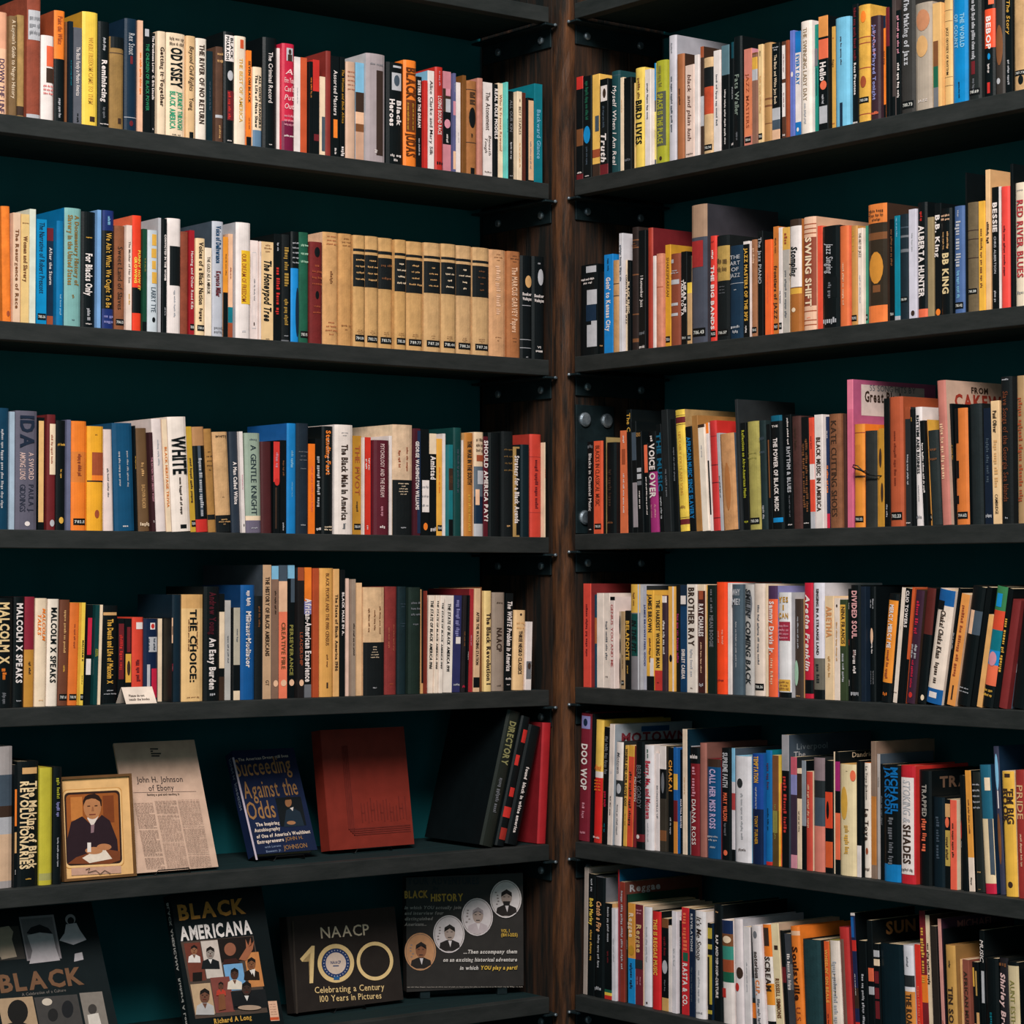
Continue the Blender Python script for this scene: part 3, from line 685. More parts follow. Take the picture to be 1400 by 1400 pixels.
row('R', 0, """
788 797 105 black b.0-.12:red b.5-.66:brown b.93-1:maroon | =1;white;.9-.93;h
797 808.5 104 black o.48-.65:azure@.1-.9 | =6;green;.05-.42;s.4 | =3;slate;.68-.85 | =1;white;.95-.97;h
808.5 819.7 102 yellow#eeb85a>yellow#e8b458 b.72-.8:rust b.86-1:umber p.4-.55:slate@.4-.95
820 831 108 black p.07-.23:white@.15-.95 o.1-.2:umber@.4-.8 b.88-1:maroon | Truth;white;.55-.85;i,b,s.6 | =4;slate;.28-.5
831.5 848 98 teal#1e4347 r b.04-.045:slate | Myself When I Am Real;white;.14-.9;i,s.42
848.2 852.4 106 cream | =4;tan;.1-.5
853 863 106 black | =2;grey;.85-.9;h
863.4 868.6 114 tan#e6bf7c | =5;brown;.05-.8;s.4
868.8 881.5 93 yellow#eec95e r | BIRD LIVES;black;.32-.75;b,s.62 | =2;brown;.1-.3;s.3
881.7 889.6 95 white | =4;slate;.05-.6;s.3
889.8 897 87 yellow#e0cc70 b.0-.36:azure b.36-.47:slate b.93-1:slate | =3;olive;.52-.85;s.4
897.2 912 83 lime#a8a430 p.3-.82:grey#55564a@.12-.95 o.92-.96:umber@.4-.65 | SPACE IS THE PLACE;lime;.32-.8;b,s.5 | =3;olive;.05-.25;s.35
912.5 925.3 49 silver#c9c1c8>silver#a8a4ac r w17 | =3;grey;.06-.14;s.2 | =6;slate;.28-.8;s.25
925.6 936 74 rust#a5643f>umber r | =2;umber;.2-.6;s.2
936.3 949 89 peach#e7c8ba | black and plain lush;rust#5a3024;.1-.8;i,s.42 | =1;umber;.93-.96;h
949.2 955.3 75 white
955.6 962 64 umber b.0-.1:rust#a05030 b.45-.72:silver
962.2 975.4 79 tan#d8b083>umber c b.1-.3:black b.3-.58:red#c24a2c k
975.6 985 69 white | =6;grey;.06-.9;s.3
986.5 997 62 black b.0-.28:slate#5a7680 | =6;white;.4-.95;s.2
997.2 1003.3 58 black b.0-.15:teal#10404c | DUNCAN;silver;.38-.56 | =1;white;.92-.96;h
1003.6 1014.8 50 black>black r | Fats Waller;silver#8a9488;.34-.7;s.5 | =2;grey;.85-.92
1016 1028 67 coral#d6806e>pink k b.3-.88:coral#e08058 | JAZZ MASTERS;rust;.25-.8;s.4
1028.2 1035.3 72 brown#8a6050 b.0-.02:brown b.05-.18:gold b.18-.3:silver
1035.5 1043 61 tan#e8c28e k | =1;umber;.06-.12 | =4;tan;.3-.7;s.4
1043.2 1055.3 59 tan#b08250>tan r b.55-.57:brown b.62-.64:brown b.8-.81:brown
1055.5 1066 59 black b.66-.78:silver b.78-.88:slate b.88-1:peach | The Black and White Jazz Book;cream;.12-.62;s.35 | =2~=1;silver;.03-.08;h
1066.2 1074.8 57 brown#573628 p.04-.38:white@.12-.9 p.42-.76:white@.12-.9 | =3;maroon;.08-.36;s.25 | =3;maroon;.46-.72;s.25 | N;white;.93-.96;h,b
1075 1078.8 55 rust
1079 1086 42 lilac#6472ba o.38-.43:white@.3-.8
1086.2 1095 43 white b.0-.2:azure#1a70b4 b.85-1:azure#1a70b4 o.9-.94:white@.3-.7 | EVERY DAY;azure#1a70b4;.22-.5;b,s.6
1095.2 1110.3 29 white#ecdace>white r | THE SWINGING LADY DAY;tan#a08468;.06-.7;s.35 | =3;silver;.72-.9;s.2
1110.6 1119 34 teal#1d8676 p.22-.38:grey@.05-.95 p.4-.65:navy@.4-.6
1119.2 1132 22 black b.0-.18:orange#e0904c b.2-.37:coral o.56-.64:coral@.2-.9 p.78-.93:silver@.1-.95 | Hello;white;.4-.56;b,s.6 | =2;silver;.68-.76
1132.2 1142.3 37 gold#d7a14e | Saga;umber;.25-.45;i,s.5 | =1;rust;.1-.12;h | =1;rust;.92-.94;h
1142.6 1162 24 sky#76b8d6 p.77-.985:navy@.38-.58 | =4;slate;.05-.55;s.12
1163 1173.6 6 black | =5;maroon;.03-.46;s.5 | Ross Firestone;white;.48-.74;b,s.35 | =1;white;.95-.98;h
1174 1190 7 gold#dfa645>gold c kk b.27-.28:rust b.32-.33:rust b.53-.54:rust b.92-.93:rust o.05-.15:orange@.3-.75 o.6-.7:rust@.25-.75
1190.3 1204 22 maroon#3a252d r | Jelly Roll Played Tonight;lilac;.08-.8;b,s.3 | =4;pink;.05-.4;s.2 | =1;coral;.9-.95;h
1204.2 1211.3 22 orange b.0-.12:navy b.85-1:black | JAZZ SINGS;umber;.2-.6;s.5
1211.5 1216.3 10 black b.0-.35:maroon
1216.6 1225 -5 brown#4b3f3d p.82-.98:black@.1-.9
1225.2 1232 14 black | =5;pink;.05-.4;s.5 | =4;white;.45-.85;b,s.5
1232.3 1251.6 -12 charcoal#363331 r k | The Making of Jazz;silver;.06-.6;b,s.34
1252 1275 4 grey#ae9c8c r o.06-.26:coral#c0805c@.1-.9 o.3-.5:tan@.1-.8 | JAZZ;white;.88-.92;h,s.5
1275.3 1286.8 4 tan#e5b273 p.36-.6:brown@.1-.7 p.6-.8:green@.1-.7 p.8-1:grey@.1-.7
1287 1302.4 0 tan#e0b173 r b.1-.105:umber b.2-.205:umber b.72-.725:umber b.8-.805:umber | JAZZ ODYSSEY OF RHYTHM;umber;.26-.7;s.28
1302.7 1324 -12 azure#0e80be r | THE WORLD~OF COUNT;sky;.2-.5;b,s.4 | =3;navy;.8-.94;s.12
1324.3 1342 -12 charcoal#222524 r p.64-.76:maroon@.3-.6 k | =7;silver;.05-.62;s.3 | =3;grey;.8-.92;s.2
1342.3 1361 -12 black r b.17-.53:coral#f05230 o.58-.64:azure@.4-.65 p.85-.95:red@.35-.6 p.0-.13:coral@.5-.95 | BEBOP;white;.22-.56;b,s.4 | =2;white;.68-.76;s.2
1361.3 1374 -8 umber#37302c r o.3-.7:brown o.82-.88:silver@.2-.6
1374.3 1384 -8 black | The Story;gold;.05-.4;i,s.5 | =3;silver;.6-.95;s.3
1384.3 1404 -14 tan#c59a6c c kk o.83-.92:black@.4-.8
""")
row('R', 1, """
794 817 362 black r p.02-.09:silver@.4-.95 p.28-.44:silver@.45-.98 p.44-.62:navy@.4-.95 p.62-.9:silver@.45-.98 p.62-.66:black@.42-.7 | =3~=2;white;.14-.22;h
817.3 825.7 372 black | =1;tan;.87-.9;h
826 838 348 azure#1a7fc6 f | Goin' to Kansas City;white;.23-.77;b | =2;navy;.04-.16;s.2
838.2 846.2 356 tan#bd8e60 c b.25-.26:umber b.38-.39:umber
846.4 851.5 319 silver#d4ccd0 | =4;slate;.1-.4;s.5
851.7 858 356 cream>black | COUNTRY BLUES AND JAZZ;black;.05-.8;b,s.7
858.2 861.5 358 black | BLACK MUSIC;cream;.1-.7;b,s.7
861.8 873 311 umber#2a1d1a c b.1-.11:brown b.16-.17:brown b.38-.39:brown b.7-.71:brown b.9-.93:brown | =1~=2;brown;.12-.16;h
873.2 882.5 315 black | I Remember Jazz;white;.38-.64;s.4 | =1;grey;.83-.88;h | =2;white;.95-.99;h
883 892.8 312 rust#a83b2d>maroon#6f2226 r w19
893 896.6 350 white
897 906.3 347 coral#d0846a c b.1-.102:rust b.35-.36:rust
906.6 917 335 mustard#d99a2e>mustard k | SHAKESPEAREAN;brown;.12-.5;i,s.5
917.2 931 347 rust#8a4633>rust r p.06-.1:silver@.1-.4 p.28-.33:silver@.1-.9 p.53-.56:silver@.1-.8 p.64-.67:silver@.1-.8 | =1~=2;silver;.17-.22;h
931.2 939 344 black k | HEAR ME~TALKIN TO YA;white;.3-.68;b,s.75
939.2 945.4 350 tan#c79d6e b.0-.3:black b.3-.42:yellow k
945.8 967 280 slate#484a56>charcoal#38363c r w20 b.0-.235:tan#a9866e k p.26-.45:red#a02c2c@.06-.8
967.3 980 323 red#e03e34 r k | THE BIG BANDS;white;.28-.88;b,s.5 | =1;white;.13-.22;s.3 | =1;maroon;.04-.07;h
980.3 997.6 322 black c b.1-.43:gold#b8924e k | =2~=2~=2;grey;.47-.56;h,s.3 | =2~=2;umber;.2-.36;h
998 1016 336 navy#112c42 c b.4-.405:silver | THE~ART~OF~JAZZ;silver;.09-.35;h | =1;silver;.46-.48;h | =1~=1;silver;.84-.94;h
1016.3 1024.6 330 black>white b.0-.03:white | JAZZ MASTERS OF THE 30'S;gold;.07-.82;b,s.5 | =1;white;.86-.95
1025 1035.8 328 brown#a46c4a c k | =2;peach;.08-.25;s.3
1036 1043 316 black | The Jazz PIANO;silver;.06-.5;s.6
1043.3 1055 328 orange#f66a34 f | =4;coral;.15-.85;s.2
1055.2 1064.5 310 orange#c67334 k | frontiers of JAZZ;umber;.36-.85;b,s.6 | =2;umber;.05-.3
1064.8 1069.7 311 white k | =2;grey;.55-.75;s.4
1070 1079.6 311 silver#b8aca3>gold#dca850 b.0-.21:gold#dca850 | =5;grey;.3-.95;s.3 | =1;rust;.05-.16;i,s.5
1080 1096 300 brown#a8642f r b.0-.06:umber b.06-.6:white b.6-.605:black b.61-.66:gold o.78-.82:cream@.25-.6 | Stomping;black;.24-.5;i,b,s.5
1096.3 1116 297 peach#e8b79a>tan#d0a184 r w20 b.06-.07:rust b.1-.11:rust b.14-.15:rust b.18-.78:rust#8f4634 b.82-.83:rust b.9-.91:rust b.94-.95:rust | SWING SHIFT;cream;.18-.78;b,s.46 | =1;coral;.87-.89;h
1116.3 1124.4 309 coral#e84f38>coral
1124.8 1148 309 black>black r p.5-.7:black | Jazz Singing;silver;.17-.46;i,s.4 | =2;grey;.55-.7;s.2 | =1;silver;.87-.97;h
1148.3 1161 309 coral#dd6d3f>coral r | =5;peach;.3-.85;s.2
1161.3 1172.8 309 tan#c58b4c r k | =3;gold;.05-.25;s.3
1173 1180 312 cream#f0d8c8 | THE ART OF JAZZ;umber;.05-.3 | =4;silver;.35-.9;s.3
1180.2 1187 309 green#418a72 k
1187.5 1213 279 umber#33291f>umber r b.0-.16:orange#e07c3c b.24-.3:brown o.4-.67:orange#d08834@.1-.85 b.85-1:orange#ef7c40 p.68-.74:brown@.3-.7 | =2~=3~=1;umber;.04-.15;h
1213.4 1223 300 black k | =5;brown;.1-.45;s.4
1223.2 1230.5 295 teal#0d7a90 b.95-1:silver | =4;sky;.02-.2
1230.8 1242.4 293 navy#14232c c b.12-.13:slate b.2-.22:grey b.33-.36:grey kk
1242.7 1253 286 white#d2cad6 o.92-.97:umber@.3-.8 | =3;silver;.1-.5;s.2
1253.3 1268.2 277 black r b.92-1:coral | ALBERTA HUNTER;white;.2-.82;b,s.55 | =2;red;.08-.16
1268.5 1276.3 297 tan#98825f
1276.6 1287 278 black o.93-.99:orange@.2-.9 | B.B. King;white;.08-.5;b,s.65
1287.3 1302 285 black r | BB KING;gold#dcc090;.42-.8;b,s.55 | =3~=2;peach;.05-.12;h | =3~=3;tan;.22-.38;s.3
1302.3 1319 282 slate#4c6594 r k | =2;silver;.04-.1 | =3;silver;.14-.56;s.55 | =4;sky;.6-.85;s.3
1319.2 1321.2 236 black>black w14
1321.5 1338 277 olive#6b5a43 c kk b.25-.26:umber b.33-.34:umber b.5-.51:umber
1338.3 1347 275 gold#eeb044 | =7;brown;.08-.95;s.4
1347.3 1354.4 232 tan#e9ba88>tan#d8a674 w17 | =2;umber;.37-.52;s.6
1354.7 1366 256 black | BESSIE;white;.12-.37;b,s.6 | CHRIS ALBERTSON;silver;.4-.7;s.3 | =2;silver;.84-.93;s.3
1366.2 1369 255 white
1369.3 1381 255 red#ee4a42 r | =5;maroon;.2-.85;s.25
1381.3 1386 224 black>black
1386.4 1405 250 cream#e8d1ba r | RED RIVER BLUES;red#b0343a;.14-.76;b,s.5 | =1;grey;.05-.07;h | =1;grey;.86-.9;h
""")
row('R', 2, """
803 811.4 604 black | Blacks in Classical Music;white;.13-.75;s.45 | =1;grey;.02-.08;h | =1;white;.94-.96;h
811.7 823 603 coral#e55c3c k | BLACKS IN CLASSICAL MUSIC;rust#7a3020;.05-.7;s.5
823.3 826 601 black
826.2 829 598 tan#a08858
829.3 842.6 605 black | =3;umber;.3-.7;s.3 | =1;brown;.86-.9;h
845 858.4 589 coral#de7048 f l-1.5 p.18-.33:rust@.25-.7 | =6;white;.37-.85;s.18 | =1;white;.05-.12;s.2
859 865.5 560 black w15 l-3 | The C;gold;.03-.18;s.7
865.8 872 576 black l-3 b.1-.35:slate b.55-.95:silver#988c90
872.3 880 590 black l-4 p.36-.4:silver p.42-.47:silver p.49-.53:grey | =3;white;.55-.8 | GENIUS;gold#c08a4c;.0-.06;h
880.3 888.7 606 black l-4 p.02-.33:coral@.1-.9 | =8;white;.38-.8;s.3
889 902 590 black l-5 b.4-1:magenta#a03070 | VOICE;white;.12-.38;b,s.55 | OVER;white;.41-.66;b,s.6 | =2~=2;pink;.68-.9 | =1;white;.04-.1
902.3 909.3 580 black l-6 | THE MUSIC;teal#125a78;.08-.62;b,s.8 | =3;silver;.65-.9;s.3
909.6 918 560 charcoal#1c2022 w16 l-6 | =3;grey;.4-.8;s.3
918.3 929 573 black l-7 | =4;grey;.2-.6;s.3
930 943 560 yellow#eec64e>tan#b08a58 c w20 l-8 b.045-.05:umber b.06-.11:maroon b.12-.125:umber b.885-.89:umber b.9-.945:maroon | LIFE EARLY POETS AND SONG;gold;.18-.7;s.28 | =1;brown;.78-.82;h
943.3 952 583 black l-8 | AFRICAN MUSIC SINCE SLAVERY;azure#1870a8;.1-.88;b,s.6
952.3 960.2 568 tan#a6733f l-7
960.5 969.3 580 white#efdccb l-7 b.0-.03:umber | =2;silver;.1-.4;s.2
969.6 975 578 white b.0-.1:orange l-7 p.35-.85:black@.2-.8
975.3 985.2 575 red#c63434>red r l-6 b.14-.145:maroon b.4-.41:maroon b.56-.57:maroon b.88-.89:maroon
985.5 989.3 592 silver l-6 | =4;umber;.3-.8;s.4
989.6 1009 592 tan#ca9060>slate c l-6 o.3-.8:rust#b07040@.3-.7
1009.5 1014.8 546 charcoal w16 l-6
1015.2 1025 578 black l-5 | Reflections on Afro-American Music;lime;.07-.7;b,s.45 | =1;lime;.9-.94;h
1025.3 1041 576 olive#a69852 c l-4 k | =2~=2;olive;.27-.36;h,s.3
1041.3 1050.3 575 charcoal#1a2a2c c l-4 | =3~=3;slate;.1-.35;h,s.3 | =2;silver;.78-.9;s.3
1050.5 1056.7 580 black l-4 p.15-.7:brown@.4-.7
1057 1072.6 568 black r l-4 b.0-.05:teal#105870 p.9-.94:azure@.1-.95 | THE POWER OF BLACK MUSIC;white;.2-.84;b,s.34 | THE;white;.08-.11;h
1073 1084.8 567 black l-3 | RHYTHM & BLUES;silver;.28-.68;b,s.6 | =3;white;.03-.26;s.3 | =5;grey;.7-.9;s.2 | =1;white;.95-.97;h
1085.2 1097.6 569 umber#492a26 c l-3 | =2;umber;.1-.3
1098 1108 570 black l-3 | =6~=5;brown;.2-.85;s.6 | =1;white;.94-.96;h
1108.3 1114.7 571 red#e4503a l-3 b.42-.56:white b.56-.85:red#e4503a b.85-1:silver | =2;maroon;.1-.35
1115 1126 567 white l-2 | BLACK MUSIC IN AMERICA;umber;.2-.85;b,s.5
1126.3 1134.6 570 navy#182b4e l-2 b.87-1:crimson | =2;white;.04-.28;s.3 | =4;orange;.3-.82;b,s.6
1135 1151.5 566 brown#875438 c l-2 | KATE CUTTING SHOES;umber;.06-.9;s.45
1151.8 1158 566 umber#4a2e28 l-1
1158.6 1166.6 519 pink#d86a86>pink#b4587a w23 q.1-.86:.03-.24:cream#d8c0b8 b.0-.2:pink#e07890 | Great Black;umber;.14-.6;S,z.11,s.07,b | 55 SONG HITS BY;grey;.2-.75;S,z.05,s.04
1167 1182.6 580 orange#e38a36>orange r k b.08-.09:rust b.5-.52:umber p.2-.4:orange#d07a30@.2-.7
1183 1199.6 589 charcoal#2b2c2a>gold#c08a34 c b.5-.52:black
1200 1209 586 gold#c48a32 l-3 o.2-.4:umber@.1-.6 o.55-.75:umber@.4-.9
1209.3 1217 545 black l-4 | =2;silver;.8-.95
1217.5 1236 543 rust#b35435>rust r l-6 k | =5;rust#7a3020;.15-.8;s.2
1236.3 1246 557 charcoal l-5 b.0-.1:rust | =4;silver;.4-.65;s.3 | =1;white;.96-.98;h
1246.3 1250.8 560 black l-6 | =1;gold;.05-.12
1251.2 1262.6 557 white#e6d8d6>white r l-7 | RHYTHM AND BUSINESS;black;.07-.56;b,s.4 | =4;grey;.6-.85;s.15 | =1;grey;.9-.95;h
1262.9 1269 575 black l-6 | =6;white;.05-.85;s.4
1269.3 1274 574 gold#d08e44>gold l-6 k
1274.3 1288 588 charcoal#232a2a c l-6 | =1~=1;brown;.15-.35;h,s.3
1288.6 1300.4 520 pink#bf7468>cream#caa692 r w23 l-8 | =5;peach;.3-.68;s.4 | CAKEWALK;red#9a3426;.1-.95;S,z.14,s.09,b | FROM;umber;.3-.5;S,z.06,s.04,b
1300.8 1308 552 black l-6 | A Coon Man;mustard;.2-.6;i,s.5
1308.3 1325.7 558 orange#d67436>black r l-3 p.0-.3:black@.0-.35 p.45-.6:black@.0-.35 p.75-.82:black@.0-.3 k
1326 1345 552 charcoal#182022>black c l-2
1345.3 1357.5 558 navy#162030 l-2 | =4;slate;.1-.8;s.4 | =1;silver;.9-.95;h
1358 1369.3 548 cream#ecc292 l-4 | Paul Oliver;umber;.08-.26;b,s.45 | =4;tan;.32-.7;s.5 | CAMBRIDGE;umber;.76-.92;s.35
1370 1385.4 515 black>black c l-2 | Slave Songs of the Georgia Sea Islands;rust#6e3a24;.1-.85;s.42 | =1;silver;.01-.03;h | =1;silver;.95-.97;h
1387 1404 514 tan#a9855f r l-2 | =5;rust;.15-.85;s.5
""")
row('R', 3, """
797.5 807.8 798 red#de4c3e>maroon#7e2a2a | =5;maroon;.15-.75;s.3
808 815.8 813 teal#0d455a b.25-.53:orange#b0683c
816 825.3 811 white#efdcd0
825.5 833.8 811 white#ecd8cc | =4;grey;.25-.75;s.35 | =1;umber;.86-.9;h
834 840.2 816 white#ecd4cc b.0-.04:black | GENIUS YOU AND ME;red#b85050;.05-.8;s.5
840.4 849 836 silver#a89684 o.05-.3:black@.1-.8 o.35-.55:black@.3-1 o.6-.95:umber
849.2 853.8 836 tan#b0906c k | =3;umber;.5-.8
854 862 835 black>black | BELAFONTE;gold;.13-.63;b,s.6 | =3;gold;.7-.8;s.4
862.2 874.8 799 grey#7c767a>silver r b.0-.27:yellow#e0ac4c p.28-.68:green#0c4440@.2-.95 p.0-1:silver@.86-.98 | IN THE PIT;black;.34-.64;b,i | =2;brown;.06-.22;s.2
875 883.8 801 silver#aeaab6>charcoal | JAMES BROWN I FEEL GOOD;navy#2c3a70;.12-.83;b,s.6
884 894 807 gold#efb146>gold b.86-1:black p.68-.86:white@.5-1 | JAMES BROWN;umber;.04-.42;b,s.5 | =3;brown;.48-.72;s.3
894.3 905 814 yellow#efb750>maroon b.79-1:red#cc3a34 | THE HARDEST WORKING MAN;umber;.05-.76;b,s.5 | =1;black;.9-.93;h
905.2 911 815 purple#3a2a34 b.0-.07:white | =4;white;.12-.75;b,s.5
911.3 921.7 802 gold#efb052 p.0-1:white@.75-1 o.65-.72:black@.2-.7
922 930 800 black | =5;magenta;.05-.95;s.5
930.2 939 800 navy#123a5e b.0-.2:navy p.1-.18:white@.1-.9 | SHIRLEY CAESAR;white;.6-.88;b,s.5
939.3 952 799 white#ead9cd | BROTHER RAY;umber;.03-.57;b,s.62 | =3;silver;.6-.85;s.3 | =1;umber;.95-.97;h
952.3 963.8 799 maroon#421f1d>cream b.0-.06:cream p.06-.14:rust@.2-.8 | RAY CHARLES;white;.18-.48;b,s.62 | =4;peach;.5-.85;s.2 | =1;silver;.9-.95;h
964 967 800 gold
967.3 979 800 green#12211d | MEAN BOOGIE;grey;.28-.57;b,s.4 | =3;grey;.04-.25;s.3
979.3 993.8 796 coral#f54a22 r | =2~=2;orange#f8a088;.3-.68;s.25 | =1;maroon;.86-.89;h
994 1000.3 797 white
1000.6 1015.7 799 slate#4b5964 r | WHY~ME?;silver;.03-.2;h,b | =7;silver;.24-.85;s.12
1016 1031 799 silver#b9b1ad r o.05-.3:grey@.2-.9 | SMILIN' COMING BACK;charcoal;.04-.9;b,i,s.5
1031.5 1046.5 798 white#e5cebf r k | =6;grey;.06-.85;s.2
1046.8 1050 799 cream
1050.3 1063.4 801 coral#ee633d>lilac r b.0-.12:purple | Sammy Davis Jr.;white;.14-.62;b,s.45 | =2;peach;.64-.9;i,s.3
1063.8 1082 810 white#e4dcdc>silver r b.95-1:black p.83-.94:gold@.05-.95 p.28-.46:maroon#a02c40@.1-.95 | YES~I~CAN;mustard;.03-.26;h,b | =2~=2~=2~=1;pink;.3-.45;h | =2~=2~=2;brown;.84-.93;h
1082.3 1098.6 819 umber#42342c>tan r o.62-.88:mint@.02-.55 | =6;silver;.18-.5;s.16 | =1;tan;.97-.99;h
1100 1112 797 crimson#c6223a>maroon r b.84-.96:black | Aretha Franklin;white;.1-.76;i,b,s.45
1112.3 1127.6 797 white#e0d8e0>white#d8d0d4 w16 r b.65-.92:olive#6e675c b.92-1:black | SINGING IN A STRANGE LAND;umber;.05-.62;b,s.22 | =2;charcoal;.7-.86;s.3
1128 1140 815 cream#edcaa2 | ARETHA;orange#d8905c;.1-.4;b,s.6 | =3;tan;.58-.78;s.3
1140.3 1148.2 818 white#eed6c6 o.06-.09:umber@.4-.7 | =5;tan;.15-.7;s.3
1148.5 1158 820 green#38442c p.05-.46:gold@.05-.85 | NINA FRANCIS;umber;.07-.44;b,s.5 | =3;silver;.5-.85;i,s.3
1158.3 1163 805 black | =3;white;.03-.28;b | =3;red;.3-.66;b | =3;white;.7-.98;b
1163.3 1177 800 black>black r | DIVIDED SOUL;pink#e0a0a0;.05-.46;b,s.48 | =1;maroon;.3-.9;s.2 | =2;white;.56-.76;b,s.3 | =1;silver;.9-.96;h
1177.3 1183.8 802 navy#162230
1184 1197.5 802 black>black r o.36-.5:peach@.2-.7 | =2~=2;silver;.05-.25;s.35 | =2;white;.35-.7;s.25 | =6~=6;silver;.7-.88;s.15
1204 1217 811 orange#ee9034>black l12 r b.0-.06:black b.82-1:black | MERCY, MERCY ME;white;.1-.5;b,s.4 | =3;rust;.52-.78;s.3 | =1;orange;.9-.95;h
1217.3 1226 803 cream#ecd6c6>black l12 | =2;grey;.1-.6;s.15 | =1;umber;.9-.92;h
1226.3 1234 804 black>black l12 | CLIO TOWERS;white;.02-.34;b,s.5
1234.3 1238.3 803 coral#d05a30 l13 b.62-1:black
1238.6 1250.3 806 maroon#3d2233>umber l14 r o.9-.95:red@.35-.75 | =3;crimson;.08-.4;s.4 | =2~=3;silver;.48-.6;s.5 | =3;crimson;.62-.86;s.25
1250.6 1265.6 803 black>black l14 r b.0-.4:maroon#5a2420 o.92-.97:cream@.5-.85
1266 1287.3 804 cream#edd6c6 r l20 b.0-.14:blue#1a5a98 b.87-1:blue#1a5a98 p.9-.95:white@.2-.7 p.1-.18:black@.05-.5 | Chaka! Chaka Khan;umber;.18-.6;b,i,s.3 | =2;umber;.64-.82;b,s.3
1287.6 1294 804 black l20 | =4;silver;.1-.8;s.4
1294.3 1305.6 811 orange#ee9a50>peach l21 p.82-.95:umber@.4-.6 | =5;rust;.06-.78;s.4
1306 1326 800 black>black r l21 b.2-.4:slate p.2-.4:peach@.2-.5 | =2~=2;silver;.84-.9;h,s.4
1326.3 1334.5 802 black l20
1335 1342 840 tan#e6a968 l17
1342.6 1357.5 800 black>black r l21 b.0-.2:green#3a7a4c p.06-.17:azure@.2-.7 b.2-.36:red#d84a30 b.36-.53:teal b.53-.65:azure o.54-.66:pink@.15-.85 b.65-.82:coral | =2~=2;gold;.84-.92;h
1358 1364.6 804 black l21 | =4;gold;.1-.85;i,s.7
1365 1376.5 819 maroon#7b2a2a r l20
1377 1383 846 slate l16 b.0-.1:sky b.2-.35:silver b.5-.6:silver
1383.4 1404 800 black>black r l20 | =1;gold;.03-.08;h
""")
